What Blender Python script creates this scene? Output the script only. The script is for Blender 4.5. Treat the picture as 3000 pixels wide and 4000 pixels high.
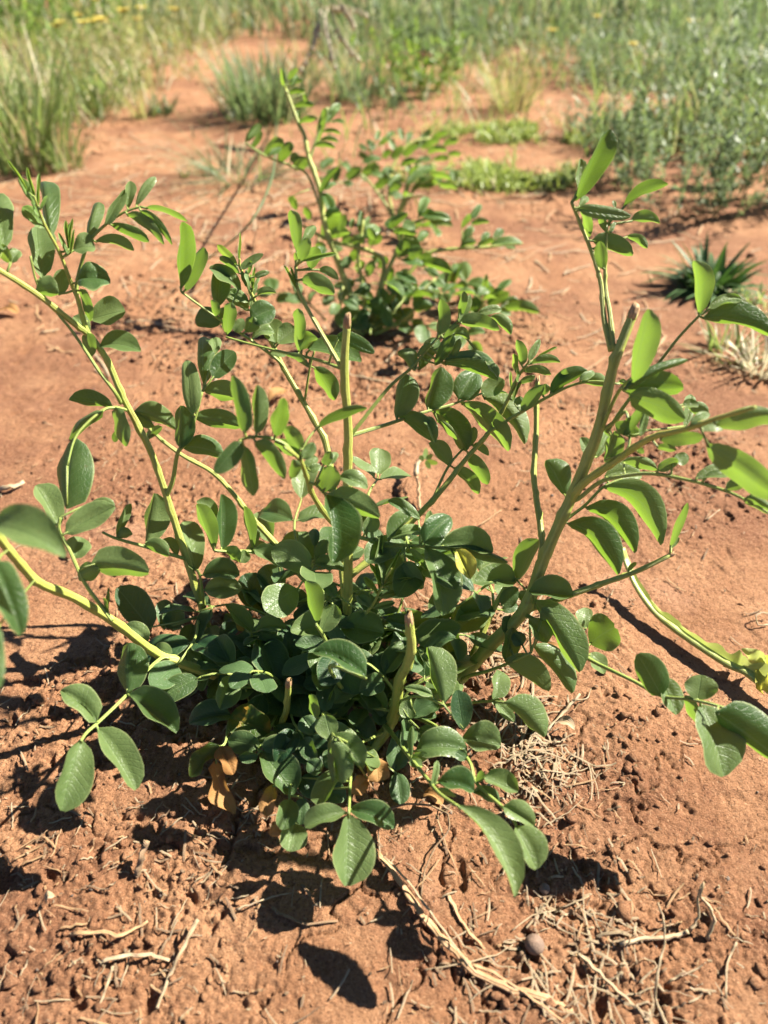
import bpy, math, random
import numpy as np
from mathutils import Vector

for o in list(bpy.data.objects):
    bpy.data.objects.remove(o)
scene = bpy.context.scene
COL = scene.collection

# ------------------------------------------------------------------ camera
CAM_H, PITCH, FPX = 0.40, math.radians(38.0), 3004.0
cam_data = bpy.data.cameras.new('camera')
cam = bpy.data.objects.new('camera', cam_data)
COL.objects.link(cam)
cam.location = (0, 0, CAM_H)
cam.rotation_euler = (math.radians(90) - PITCH, 0, 0)
cam_data.sensor_fit = 'VERTICAL'
cam_data.sensor_height = 34.6
cam_data.lens = 34.6 * FPX / 4000.0
cam_data.clip_start = 0.01
cam_data.clip_end = 500
cam_data.dof.use_dof = True
cam_data.dof.focus_distance = 0.465
cam_data.dof.aperture_fstop = cam_data.lens / 4.4
scene.camera = cam

# ------------------------------------------------------------------ light
SUN_EL = math.radians(43)
sun_h = Vector((0.94, 0.34, 0)).normalized()
sun_dir = Vector((sun_h.x * math.cos(SUN_EL), sun_h.y * math.cos(SUN_EL), math.sin(SUN_EL)))
world = bpy.data.worlds.new('World')
scene.world = world
world.use_nodes = True
wn = world.node_tree
wn.nodes.clear()
sky = wn.nodes.new('ShaderNodeTexSky')
sky.sky_type = 'NISHITA'
sky.sun_disc = False
sky.altitude = 2500
sky.dust_density = 0.2
sky.air_density = 0.55
sky.sun_elevation = SUN_EL
sky.sun_rotation = math.atan2(sun_h.x, sun_h.y)
bg = wn.nodes.new('ShaderNodeBackground')
bg.inputs['Strength'].default_value = 0.05
wo = wn.nodes.new('ShaderNodeOutputWorld')
wn.links.new(sky.outputs[0], bg.inputs[0])
wn.links.new(bg.outputs[0], wo.inputs[0])
sun_data = bpy.data.lights.new('sun', 'SUN')
sun_data.energy = 5.0
sun_data.angle = math.radians(0.53)
sun_data.color = (1.0, 0.93, 0.80)
sun = bpy.data.objects.new('sun', sun_data)
COL.objects.link(sun)
sun.rotation_euler = sun_dir.to_track_quat('Z', 'Y').to_euler()
scene.view_settings.view_transform = 'Standard'
scene.view_settings.look = 'None'
scene.view_settings.exposure = 2.0
scene.view_settings.gamma = 1.0

# ------------------------------------------------------------------ helpers
CAMV = np.array([0.0, 0.0, CAM_H])
FW = np.array([0.0, math.cos(PITCH), -math.sin(PITCH)])
RT = np.array([1.0, 0.0, 0.0])
UP = np.array([0.0, math.sin(PITCH), math.cos(PITCH)])

def px(u, v, d):
    """a photograph pixel (3000 x 4000) at depth d metres along the optical axis"""
    return CAMV + d * (FW + (u - 1500) / FPX * RT + (2000 - v) / FPX * UP)

def gdepth(v, z=0.0):
    k = math.sin(PITCH) - (2000 - v) / FPX * math.cos(PITCH)
    return (CAM_H - z) / k

def gpx(u, v):
    p = px(u, v, gdepth(v))
    return p[0], p[1]

def hash2(xi, yi, seed):
    h = (xi.astype(np.int64) * 374761393 + yi.astype(np.int64) * 668265263 + seed * 1274126177) & 0xffffffff
    h = ((h ^ (h >> 13)) * 1274126177) & 0xffffffff
    h = h ^ (h >> 16)
    return (h & 0xffffff) / float(0xffffff)

def vnoise(x, y, seed=0):
    xi, yi = np.floor(x), np.floor(y)
    fx, fy = x - xi, y - yi
    fx = fx * fx * fx * (fx * (fx * 6 - 15) + 10)
    fy = fy * fy * fy * (fy * (fy * 6 - 15) + 10)
    a = hash2(xi, yi, seed); b = hash2(xi + 1, yi, seed)
    c = hash2(xi, yi + 1, seed); d = hash2(xi + 1, yi + 1, seed)
    return (a * (1 - fx) + b * fx) * (1 - fy) + (c * (1 - fx) + d * fx) * fy - 0.5

def worley(x, y, seed=0):
    xi, yi = np.floor(x), np.floor(y)
    f1 = np.full(x.shape, 9.0); f2 = np.full(x.shape, 9.0)
    for dx in (-1, 0, 1):
        for dy in (-1, 0, 1):
            cx, cy = xi + dx, yi + dy
            qx = cx + hash2(cx, cy, seed); qy = cy + hash2(cx, cy, seed + 7)
            dd = np.sqrt((x - qx) ** 2 + (y - qy) ** 2)
            f2 = np.where(dd < f1, f1, np.minimum(f2, dd)); f1 = np.minimum(f1, dd)
    return f1, f2

def sstep(a, b, x):
    t = np.clip((x - a) / (b - a), 0, 1)
    return t * t * (3 - 2 * t)

def blob(x, y, u, v, r):
    gx, gy = gpx(u, v)
    return np.exp(-((x - gx) ** 2 + (y - gy) ** 2) / (r * r))

def ground_rough(x, y):
    """0 on the smooth crusted soil, 1 on crumbly soil"""
    r = sstep(-0.1, 0.22, vnoise(x * 7 + 3.1, y * 7 + 1.7, 11) + 0.5 * vnoise(x * 19, y * 19, 12))
    r = np.maximum(r, 1.1 * blob(x, y, 500, 3650, 0.075))
    r = np.maximum(r, 0.9 * blob(x, y, 2250, 3750, 0.075))
    r = np.maximum(r, 0.8 * blob(x, y, 2050, 2900, 0.05))
    r = np.maximum(r, 0.8 * blob(x, y, 2500, 1800, 0.10))
    for (u, v, q) in ((250, 1600, .12), (150, 1900, .07), (1250, 3950, .05), (2600, 3250, .045), (1850, 3650, .03), (1000, 2000, .06), (2650, 2450, .05)):
        r = r * (1 - 0.85 * blob(x, y, u, v, q))
    return np.clip(r, 0.0, 1.0)

def ground_h(x, y):
    x = np.asarray(x, dtype=float); y = np.asarray(y, dtype=float)
    far = 1.0 / (1.0 + (np.maximum(y, np.abs(x)) / 1.5) ** 2)
    r = ground_rough(x, y)
    wx = x + 0.004 * vnoise(x * 60, y * 60, 31); wy = y + 0.004 * vnoise(x * 60 + 9, y * 60, 32)
    h = 0.007 * vnoise(x * 9, y * 9, 1)
    h = h + 0.035 * vnoise(x * 1.3 + 5, y * 1.3, 2) * sstep(0.8, 2.0, np.maximum(y, np.abs(x)))
    h = h + 0.0030 * vnoise(wx * 34, wy * 34, 3) * (0.5 + r)
    h = h + 0.0018 * np.abs(vnoise(wx * 105, wy * 105, 4)) * (0.2 + 1.2 * r)
    f1, f2 = worley(wx * 240, wy * 240, 5)
    h = h + 0.0024 * (0.5 - f1) * (0.2 + 1.1 * r) * (0.6 + 1.2 * vnoise(x * 55, y * 55, 40))
    h = h + 0.0022 * vnoise(x * 420, y * 420, 6) * (0.35 + r)
    pit = vnoise(wx * 70 + 4, wy * 70, 8) + 0.4 * vnoise(x * 210, y * 210, 9)
    h = h - 0.0036 * sstep(0.30, 0.45, pit) * (0.30 + r)
    cm = np.maximum(sstep(0.15, 0.3, vnoise(x * 8 + 20, y * 8, 14)), np.maximum(blob(x, y, 2600, 3200, .06), np.maximum(blob(x, y, 560, 1960, .06), blob(x, y, 250, 1500, .1))))
    g1, g2 = worley(wx * 17 + 0.25 * vnoise(x * 120, y * 120, 33), wy * 17 + 0.25 * vnoise(x * 120, y * 120, 34), 15)
    h = h - 0.0042 * cm * np.clip(1 - (g2 - g1) / 0.035, 0, 1)
    return h * (0.35 + 0.65 * far)

def gz(x, y):
    return float(ground_h(np.array([x]), np.array([y]))[0])

def link(o, parent=None):
    COL.objects.link(o)
    if parent is not None:
        o.parent = parent
    return o

def tag(o, label=None, cat=None, group=None, kind=None):
    if label: o['label'] = label
    if cat: o['category'] = cat
    if group: o['group'] = group
    if kind: o['kind'] = kind
    return o

def empty(name, loc, label, cat, group=None):
    o = bpy.data.objects.new(name, None)
    o.location = loc
    o.empty_display_size = 0.02
    link(o)
    return tag(o, label, cat, group)

def mesh_obj(name, verts, faces, mats, parent=None, uvs=None, fmat=None, smooth=True):
    """verts Nx3 world coordinates; quads or triangles; the object's origin is put at its lowest point's foot"""
    v = np.asarray(verts, dtype=np.float32)
    loc = Vector((0, 0, 0))
    if parent is None:
        c = v.mean(axis=0); loc = Vector((float(c[0]), float(c[1]), float(v[:, 2].min())))
    else:
        loc = parent.matrix_basis.translation if parent.parent is None else parent.parent.matrix_basis.translation
    me = bpy.data.meshes.new(name)
    n = len(v)
    me.vertices.add(n)
    off = np.array(loc, dtype=np.float32)
    me.vertices.foreach_set('co', (v - off).ravel())
    if isinstance(faces, np.ndarray):
        k = faces.shape[1]; m = faces.shape[0]
        me.loops.add(m * k); me.polygons.add(m)
        me.loops.foreach_set('vertex_index', faces.ravel().astype(np.int32))
        me.polygons.foreach_set('loop_start', np.arange(0, m * k, k, dtype=np.int32))
        me.polygons.foreach_set('loop_total', np.full(m, k, dtype=np.int32))
        flat = faces.ravel()
    else:
        m = len(faces)
        tot = np.array([len(f) for f in faces], dtype=np.int32)
        flat = np.concatenate([np.asarray(f) for f in faces])
        me.loops.add(len(flat)); me.polygons.add(m)
        me.loops.foreach_set('vertex_index', flat.astype(np.int32))
        st = np.zeros(m, dtype=np.int32); st[1:] = np.cumsum(tot)[:-1]
        me.polygons.foreach_set('loop_start', st)
        me.polygons.foreach_set('loop_total', tot)
    if smooth:
        me.polygons.foreach_set('use_smooth', np.ones(m, dtype=bool))
    for mt in (mats if isinstance(mats, (list, tuple)) else [mats]):
        me.materials.append(mt)
    if fmat is not None:
        me.polygons.foreach_set('material_index', np.asarray(fmat, dtype=np.int32))
    if uvs is not None:
        ul = me.uv_layers.new(name='UVMap')
        ul.data.foreach_set('uv', np.asarray(uvs, dtype=np.float32)[flat].ravel())
    me.update(calc_edges=True)
    me.validate()
    o = bpy.data.objects.new(name, me)
    link(o)
    if parent is None:
        o.location = loc
    else:
        o.parent = parent
        # parts use the thing's own origin, sub-parts inherit it through the part
    return o

# ------------------------------------------------------------------ materials
class NT:
    def __init__(self, name):
        self.m = bpy.data.materials.new(name)
        self.m.use_nodes = True
        self.t = self.m.node_tree
        self.t.nodes.clear()
        self.out = self.t.nodes.new('ShaderNodeOutputMaterial')
    def n(self, typ, **kw):
        nd = self.t.nodes.new(typ)
        for k, v in kw.items():
            if k in nd.inputs.keys():
                nd.inputs[k].default_value = v
            else:
                setattr(nd, k, v)
        return nd
    def l(self, a, b):
        self.t.links.new(a, b)
    def math(self, op, a, b=None, c=None, clamp=False):
        nd = self.t.nodes.new('ShaderNodeMath'); nd.operation = op; nd.use_clamp = clamp
        for i, x in enumerate((a, b, c)):
            if x is None: continue
            if isinstance(x, (int, float)): nd.inputs[i].default_value = x
            else: self.l(x, nd.inputs[i])
        return nd.outputs[0]
    def mapr(self, x, a, b, c=0.0, d=1.0, smooth=True):
        nd = self.t.nodes.new('ShaderNodeMapRange')
        nd.interpolation_type = 'SMOOTHSTEP' if smooth else 'LINEAR'
        self.l(x, nd.inputs[0])
        for i, q in zip((1, 2, 3, 4), (a, b, c, d)): nd.inputs[i].default_value = q
        return nd.outputs[0]
    def mix(self, f, a, b, blend='MIX'):
        nd = self.t.nodes.new('ShaderNodeMix'); nd.data_type = 'RGBA'; nd.blend_type = blend
        if isinstance(f, (int, float)): nd.inputs[0].default_value = f
        else: self.l(f, nd.inputs[0])
        for i, x in ((6, a), (7, b)):
            if isinstance(x, tuple): nd.inputs[i].default_value = (*x, 1)
            else: self.l(x, nd.inputs[i])
        return nd.outputs[2]
    def noise(self, scale, detail=3, rough=0.55, vec=None):
        nd = self.t.nodes.new('ShaderNodeTexNoise')
        nd.inputs['Scale'].default_value = scale; nd.inputs['Detail'].default_value = detail; nd.inputs['Roughness'].default_value = rough
        if vec is not None: self.l(vec, nd.inputs['Vector'])
        return nd.outputs['Fac']
    def geo(self):
        return self.n('ShaderNodeNewGeometry').outputs['Position']

def leaf_material(name, col_a, col_b, trans, vein, edge, rough=0.37, tfac=0.42, spots=0.0, patch=None):
    col_a, col_b, vein, edge = [tuple(0.74 * q for q in c) for c in (col_a, col_b, vein, edge)]
    trans = tuple(0.84 * q for q in trans)
    k = NT(name)
    uv = k.n('ShaderNodeTexCoord').outputs['UV']
    sp = k.n('ShaderNodeSeparateXYZ'); k.l(uv, sp.inputs[0])
    a = k.math('MULTIPLY', k.math('ABSOLUTE', k.math('SUBTRACT', sp.outputs[0], 0.5)), 2.0)
    mid = k.mapr(a, 0.015, 0.075, 1, 0)
    ph = k.math('FRACT', k.math('SUBTRACT', k.math('MULTIPLY', sp.outputs[1], 9.0), k.math('MULTIPLY', a, 2.3)))
    lat = k.mapr(k.math('ABSOLUTE', k.math('SUBTRACT', ph, 0.5)), 0.0, 0.10, 1, 0)
    lat = k.math('MULTIPLY', lat, k.mapr(a, 0.75, 0.95, 1, 0))
    ed = k.mapr(a, 0.90, 0.985, 0, 1)
    rnd = k.n('ShaderNodeObjectInfo').outputs['Random']
    pos = k.geo()
    nz = k.noise(90, 4, 0.6, pos)
    f = k.math('ADD', k.math('MULTIPLY', nz, 0.7), k.math('MULTIPLY', rnd, 0.8))
    c = k.mix(k.mapr(f, 0.3, 1.1, 0, 1), col_a, col_b)
    vo = k.n('ShaderNodeTexVoronoi', feature='DISTANCE_TO_EDGE', Scale=520.0)
    k.l(pos, vo.inputs['Vector'])
    ret = k.mapr(vo.outputs['Distance'], 0.0, 0.09, 1, 0)
    c = k.mix(k.math('MULTIPLY', ret, 0.10), c, vein)
    c = k.mix(k.math('MULTIPLY', lat, 0.24), c, vein)
    c = k.mix(k.math('MULTIPLY', mid, 0.55), c, vein)
    c = k.mix(k.math('MULTIPLY', ed, 0.60), c, edge)
    if spots > 0:
        s = k.mapr(k.noise(330, 2, 0.5, pos), 0.70, 0.76, 0, spots)
        c = k.mix(s, c, (0.10, 0.06, 0.02))
    if patch is not None:
        s = k.mapr(k.noise(45, 3, 0.6, pos), 0.52, 0.62, 0, 1)
        c = k.mix(s, c, patch)
    bh = k.math('SUBTRACT', k.math('MULTIPLY', k.noise(420, 3, 0.6, pos), 0.6), k.math('ADD', k.math('ADD', k.math('MULTIPLY', lat, 0.6), k.math('MULTIPLY', ret, 0.35)), mid))
    bp = k.n('ShaderNodeBump', Strength=0.42, Distance=0.0007)
    k.l(bh, bp.inputs['Height'])
    pr = k.n('ShaderNodeBsdfPrincipled', Roughness=rough)
    pr.inputs['Specular IOR Level'].default_value = 0.30
    k.l(c, pr.inputs['Base Color']); k.l(bp.outputs[0], pr.inputs['Normal'])
    tr = k.n('ShaderNodeBsdfTranslucent')
    tc = k.mix(k.math('MULTIPLY', nz, 0.5), trans, c)
    tc = k.mix(k.math('MULTIPLY', k.math('MAXIMUM', lat, mid), 0.25), tc, vein)
    k.l(tc, tr.inputs['Color'])
    mx = k.n('ShaderNodeMixShader', Fac=tfac)
    k.l(pr.outputs[0], mx.inputs[1]); k.l(tr.outputs[0], mx.inputs[2]); k.l(mx.outputs[0], k.out.inputs[0])
    return k.m

M = {}
M['leaf'] = leaf_material('leaf_green', (0.042, 0.100, 0.032), (0.175, 0.250, 0.092), (0.28, 0.47, 0.035), (0.18, 0.28, 0.10), (0.40, 0.46, 0.20), tfac=0.40, spots=0.3)
M['leaf_y'] = leaf_material('leaf_young', (0.10, 0.20, 0.045), (0.16, 0.27, 0.06), (0.38, 0.55, 0.05), (0.25, 0.34, 0.12), (0.45, 0.50, 0.24))
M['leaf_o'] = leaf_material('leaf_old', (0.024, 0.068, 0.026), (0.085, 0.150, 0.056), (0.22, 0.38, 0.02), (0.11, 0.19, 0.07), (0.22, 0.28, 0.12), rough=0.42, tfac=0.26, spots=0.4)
M['leaf_dying'] = leaf_material('leaf_dying', (0.05, 0.11, 0.02), (0.10, 0.15, 0.03), (0.30, 0.35, 0.03), (0.2, 0.2, 0.06), (0.3, 0.25, 0.08), patch=(0.36, 0.20, 0.03))
M['leaf_yellow'] = leaf_material('leaf_yellow', (0.50, 0.52, 0.08), (0.62, 0.60, 0.10), (0.72, 0.70, 0.08), (0.6, 0.5, 0.15), (0.66, 0.40, 0.04))
M['leaf_dead'] = leaf_material('leaf_dead', (0.36, 0.17, 0.05), (0.46, 0.25, 0.09), (0.50, 0.26, 0.06), (0.5, 0.33, 0.13), (0.30, 0.13, 0.04), rough=0.7, tfac=0.3)
M['leaf_pale'] = leaf_material('leaf_pale', (0.36, 0.44, 0.13), (0.48, 0.54, 0.20), (0.55, 0.62, 0.14), (0.5, 0.52, 0.25), (0.60, 0.60, 0.34))
M['leaf_far'] = leaf_material('leaf_background', (0.055, 0.13, 0.032), (0.14, 0.23, 0.07), (0.34, 0.54, 0.04), (0.14, 0.24, 0.08), (0.30, 0.38, 0.15), tfac=0.40)

def stem_material(name, c1, c2, c3, rough=0.5, scale=60, strand=True):
    c1, c2, c3 = [tuple(0.74 * q for q in c) for c in (c1, c2, c3)]
    k = NT(name)
    pos = k.geo()
    n1 = k.noise(scale, 4, 0.6, pos)
    c = k.mix(k.mapr(n1, 0.3, 0.75), c1, c2)
    c = k.mix(k.mapr(k.noise(25, 3, 0.5, pos), 0.55, 0.75, 0, 0.6), c, c3)
    c = k.mix(k.mapr(k.noise(70, 5, 0.7, pos), 0.58, 0.74, 0, 0.7), c, (c3[0] * 1.1, c3[1] * 0.62, c3[2] * 0.7))
    tc = k.n('ShaderNodeTexCoord').outputs['UV']
    sp = k.n('ShaderNodeSeparateXYZ'); k.l(tc, sp.inputs[0])
    rid = k.math('ABSOLUTE', k.math('SUBTRACT', k.math('FRACT', k.math('MULTIPLY', sp.outputs[0], 7.0)), 0.5))
    c = k.mix(k.mapr(rid, 0.3, 0.5, 0, 0.35), c, c3)
    bp = k.n('ShaderNodeBump', Strength=0.7, Distance=0.0007)
    k.l(k.math('ADD', k.math('MULTIPLY', k.noise(400, 5, 0.7, pos), 0.8), rid), bp.inputs['Height'])
    pr = k.n('ShaderNodeBsdfPrincipled', Roughness=rough)
    pr.inputs['Subsurface Weight'].default_value = 0.15
    pr.inputs['Subsurface Radius'].default_value = (0.003, 0.004, 0.001)
    pr.inputs['Subsurface Scale'].default_value = 0.5
    k.l(c, pr.inputs['Base Color']); k.l(bp.outputs[0], pr.inputs['Normal'])
    k.l(pr.outputs[0], k.out.inputs[0])
    return k.m

M['stem'] = stem_material('stem_green', (0.35, 0.40, 0.075), (0.45, 0.47, 0.11), (0.25, 0.33, 0.06))
M['stalk'] = stem_material('stalk_green', (0.28, 0.37, 0.08), (0.36, 0.43, 0.10), (0.20, 0.30, 0.06))
M['cut'] = stem_material('cut_stem_end', (0.38, 0.22, 0.10), (0.50, 0.34, 0.18), (0.22, 0.10, 0.05), rough=0.8, scale=300)
M['scar'] = stem_material('red_bud', (0.22, 0.02, 0.015), (0.30, 0.05, 0.03), (0.18, 0.02, 0.02), rough=0.35)
M['paleweed'] = stem_material('pale_weed_stalk', (0.42, 0.48, 0.12), (0.52, 0.56, 0.18), (0.34, 0.42, 0.08), rough=0.45)
M['straw'] = stem_material('straw', (0.44, 0.32, 0.19), (0.54, 0.42, 0.27), (0.30, 0.19, 0.10), rough=0.75, scale=120)
M['straw_dark'] = stem_material('straw_dark', (0.26, 0.16, 0.09), (0.36, 0.24, 0.14), (0.17, 0.10, 0.06), rough=0.85, scale=120)
M['straw_tan'] = stem_material('straw_tan', (0.46, 0.27, 0.13), (0.56, 0.36, 0.19), (0.32, 0.17, 0.08), rough=0.7, scale=120)

def soil_material(name, dark=0.0):
    k = NT(name)
    pos = k.geo()
    n1 = k.noise(14, 5, 0.6, pos)
    n2 = k.noise(110, 6, 0.68, pos)
    n3 = k.noise(700, 5, 0.68, pos)
    n4 = k.noise(1700, 3, 0.6, pos)
    c = k.mix(k.mapr(n1, 0.35, 0.68), (0.281, 0.133, 0.065), (0.384, 0.203, 0.105))
    c = k.mix(k.mapr(k.noise(4.5, 4, 0.6, pos), 0.46, 0.60, 0, 0.75), c, (0.200, 0.087, 0.046))
    c = k.mix(k.mapr(k.noise(38, 6, 0.72, pos), 0.55, 0.68, 0, 0.45), c, (0.163, 0.066, 0.034))
    c = k.mix(k.mapr(n2, 0.55, 0.67, 0, 0.65), c, (0.156, 0.064, 0.032))
    c = k.mix(k.mapr(n2, 0.45, 0.33, 0, 0.55), c, (0.400, 0.212, 0.111))
    c = k.mix(k.mapr(k.noise(7.5, 5, 0.65, pos), 0.55, 0.68, 0, 0.55), c, (0.412, 0.226, 0.137))
    c = k.mix(k.mapr(n3, 0.56, 0.64, 0, 0.85), c, (0.103, 0.047, 0.026))
    c = k.mix(k.mapr(n3, 0.44, 0.36, 0, 0.75), c, (0.430, 0.253, 0.145))
    c = k.mix(k.mapr(n4, 0.60, 0.70, 0, 0.60), c, (0.110, 0.051, 0.028))
    c = k.mix(k.mapr(n4, 0.36, 0.28, 0, 0.60), c, (0.458, 0.304, 0.193))
    if dark:
        c = k.mix(dark, c, (0.147, 0.064, 0.034))
    bp = k.n('ShaderNodeBump', Strength=1.0, Distance=0.0022)
    hh = k.math('ADD', k.math('MULTIPLY', k.noise(260, 7, 0.75, pos), 1.0), k.math('ADD', k.math('MULTIPLY', n3, 0.7), k.math('MULTIPLY', n4, 0.4)))
    k.l(hh, bp.inputs['Height'])
    bq = k.n('ShaderNodeBump', Strength=0.8, Distance=0.012)
    k.l(k.noise(48, 6, 0.7, pos), bq.inputs['Height'])
    k.l(bq.outputs[0], bp.inputs['Normal'])
    pr = k.n('ShaderNodeBsdfPrincipled', Roughness=0.93)
    pr.inputs['Specular IOR Level'].default_value = 0.22
    k.l(c, pr.inputs['Base Color']); k.l(bp.outputs[0], pr.inputs['Normal'])
    k.l(pr.outputs[0], k.out.inputs[0])
    return k.m

M['soil'] = soil_material('red_soil')
M['clod'] = soil_material('soil_clods', 0.15)

def plain_material(name, c1, c2, scale=80, rough=0.8, bump=0.5):
    c1, c2 = [tuple(0.62 * q for q in c) for c in (c1, c2)]
    k = NT(name)
    pos = k.geo()
    c = k.mix(k.mapr(k.noise(scale, 5, 0.65, pos), 0.3, 0.7), c1, c2)
    bp = k.n('ShaderNodeBump', Strength=bump, Distance=0.001)
    k.l(k.noise(scale * 5, 4, 0.6, pos), bp.inputs['Height'])
    pr = k.n('ShaderNodeBsdfPrincipled', Roughness=rough)
    k.l(c, pr.inputs['Base Color']); k.l(bp.outputs[0], pr.inputs['Normal'])
    k.l(pr.outputs[0], k.out.inputs[0])
    return k.m

M['pebble'] = plain_material('brown_pebble', (0.20, 0.13, 0.09), (0.30, 0.19, 0.13), 250)
M['chip'] = plain_material('dark_chip', (0.10, 0.07, 0.055), (0.2, 0.14, 0.10), 250)
M['flower'] = plain_material('yellow_flower', (0.74, 0.56, 0.06), (0.82, 0.68, 0.14), 100)

def grass_material(name, base, tip, trans, tfac=0.35, dry=None, dryamt=0.0, rough=0.5):
    base, tip, trans = [tuple(0.74 * q for q in c) for c in (base, tip, trans)]
    if dry is not None: dry = tuple(0.7 * q for q in dry)
    k = NT(name)
    uv = k.n('ShaderNodeTexCoord').outputs['UV']
    sp = k.n('ShaderNodeSeparateXYZ'); k.l(uv, sp.inputs[0])
    pos = k.geo()
    c = k.mix(sp.outputs[1], base, tip)
    c = k.mix(k.math('MULTIPLY', k.noise(20, 2, 0.5, pos), 0.4), c, tip)
    if dry is not None:
        # sp.x carries a number per blade
        c = k.mix(k.mapr(sp.outputs[0], 1 - dryamt - 0.02, 1 - dryamt + 0.02), c, dry)
    pr = k.n('ShaderNodeBsdfPrincipled', Roughness=rough)
    pr.inputs['Specular IOR Level'].default_value = 0.4
    k.l(c, pr.inputs['Base Color'])
    tr = k.n('ShaderNodeBsdfTranslucent'); k.l(k.mix(0.5, c, trans), tr.inputs['Color'])
    mx = k.n('ShaderNodeMixShader', Fac=tfac)
    k.l(pr.outputs[0], mx.inputs[1]); k.l(tr.outputs[0], mx.inputs[2]); k.l(mx.outputs[0], k.out.inputs[0])
    return k.m

STRAWC = (0.62, 0.54, 0.33)
M['grass'] = grass_material('grass_green', (0.13, 0.20, 0.06), (0.23, 0.33, 0.10), (0.40, 0.52, 0.10), tfac=0.45, dry=STRAWC, dryamt=0.20)
M['grass_blue'] = grass_material('grass_bluegreen', (0.08, 0.14, 0.06), (0.19, 0.27, 0.13), (0.30, 0.42, 0.12), tfac=0.42, dry=STRAWC, dryamt=0.14)
M['grass_yellow'] = grass_material('grass_yellowgreen', (0.26, 0.29, 0.09), (0.38, 0.40, 0.14), (0.52, 0.52, 0.12), tfac=0.45, dry=STRAWC, dryamt=0.34)
M['grass_dry'] = grass_material('grass_dry', (0.60, 0.52, 0.34), (0.72, 0.66, 0.46), (0.7, 0.62, 0.4))
M['grass_bright'] = grass_material('grass_bright', (0.14, 0.26, 0.04), (0.24, 0.38, 0.06), (0.40, 0.55, 0.05))
M['weed_grey'] = grass_material('weed_greygreen', (0.12, 0.18, 0.08), (0.22, 0.30, 0.14), (0.32, 0.44, 0.14), tfac=0.42)
M['strap'] = grass_material('strap_leaf', (0.035, 0.085, 0.022), (0.07, 0.15, 0.035), (0.12, 0.26, 0.03), tfac=0.2, rough=0.6)
M['mat'] = grass_material('ground_mat', (0.26, 0.36, 0.07), (0.40, 0.50, 0.12), (0.52, 0.60, 0.10), dry=STRAWC, dryamt=0.08)

# ------------------------------------------------------------------ ground
def graded(lo, fine0, fine1, hi, step, ratio):
    a = list(np.arange(fine0, fine1, step))
    s = step; p = a[-1]
    while p < hi:
        s *= ratio; p += s; a.append(p)
    s = step; p = a[0]; b = []
    while p > lo:
        s *= ratio; p -= s; b.append(p)
    return np.array(b[::-1] + a)

gx = graded(-80, -0.26, 0.27, 80, 0.00105, 1.022)
gy = graded(-40, 0.10, 0.48, 160, 0.00105, 1.014)
GX, GY = np.meshgrid(gx, gy)
GZ = ground_h(GX, GY)
nx, ny = len(gx), len(gy)
idx = np.arange(nx * ny).reshape(ny, nx)
gf = np.stack([idx[:-1, :-1].ravel(), idx[:-1, 1:].ravel(), idx[1:, 1:].ravel(), idx[1:, :-1].ravel()], axis=1)
ground = mesh_obj('ground', np.stack([GX.ravel(), GY.ravel(), GZ.ravel()], axis=1), gf, M['soil'])
tag(ground, 'dry red brown soil, crusted in places and crumbly in others', 'soil', kind='structure')

# ------------------------------------------------------------------ curve + leaf builders
def smooth_path(pts, per=6):
    p = np.asarray(pts, dtype=float)
    if len(p) == 2:
        return np.array([p[0] + (p[1] - p[0]) * t for t in np.linspace(0, 1, per + 1)])
    q = np.vstack([2 * p[0] - p[1], p, 2 * p[-1] - p[-2]])
    out = []
    for i in range(1, len(q) - 2):
        for t in np.linspace(0, 1, per, endpoint=False):
            a, b, c, d = q[i - 1], q[i], q[i + 1], q[i + 2]
            out.append(0.5 * ((2 * b) + (-a + c) * t + (2 * a - 5 * b + 4 * c - d) * t * t + (-a + 3 * b - 3 * c + d) * t ** 3))
    out.append(p[-1])
    return np.array(out)

def tube_geo(path, radii, sides=8, ridge=0.0, cap=True, flat=1.0):
    path = np.asarray(path, dtype=float)
    n = len(path)
    radii = np.broadcast_to(np.asarray(radii, dtype=float), (n,))
    tan = np.gradient(path, axis=0)
    tan /= np.linalg.norm(tan, axis=1)[:, None] + 1e-12
    ref = np.array([0.31, 0.17, 0.93]) if abs(tan[0][2]) < 0.85 else np.array([1.0, 0.1, 0.0])
    nrm = np.cross(tan[0], ref); nrm /= np.linalg.norm(nrm)
    V = []; UV = []
    for i in range(n):
        nrm = nrm - tan[i] * np.dot(nrm, tan[i]); nrm /= np.linalg.norm(nrm) + 1e-12
        bi = np.cross(tan[i], nrm)
        for j in range(sides):
            a = 2 * math.pi * j / sides
            r = radii[i] * (1 + (ridge if j % 2 else -ridge))
            V.append(path[i] + r * (math.cos(a) * nrm + flat * math.sin(a) * bi))
            UV.append((j / sides, i / max(1, n - 1)))
    Fc = []
    for i in range(n - 1):
        for j in range(sides):
            k = (j + 1) % sides
            Fc.append((i * sides + j, i * sides + k, (i + 1) * sides + k, (i + 1) * sides + j))
    if cap:
        Fc.append(tuple(range(sides - 1, -1, -1)))
        Fc.append(tuple((n - 1) * sides + j for j in range(sides)))
    return V, Fc, UV

rng = random.Random(5)

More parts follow.
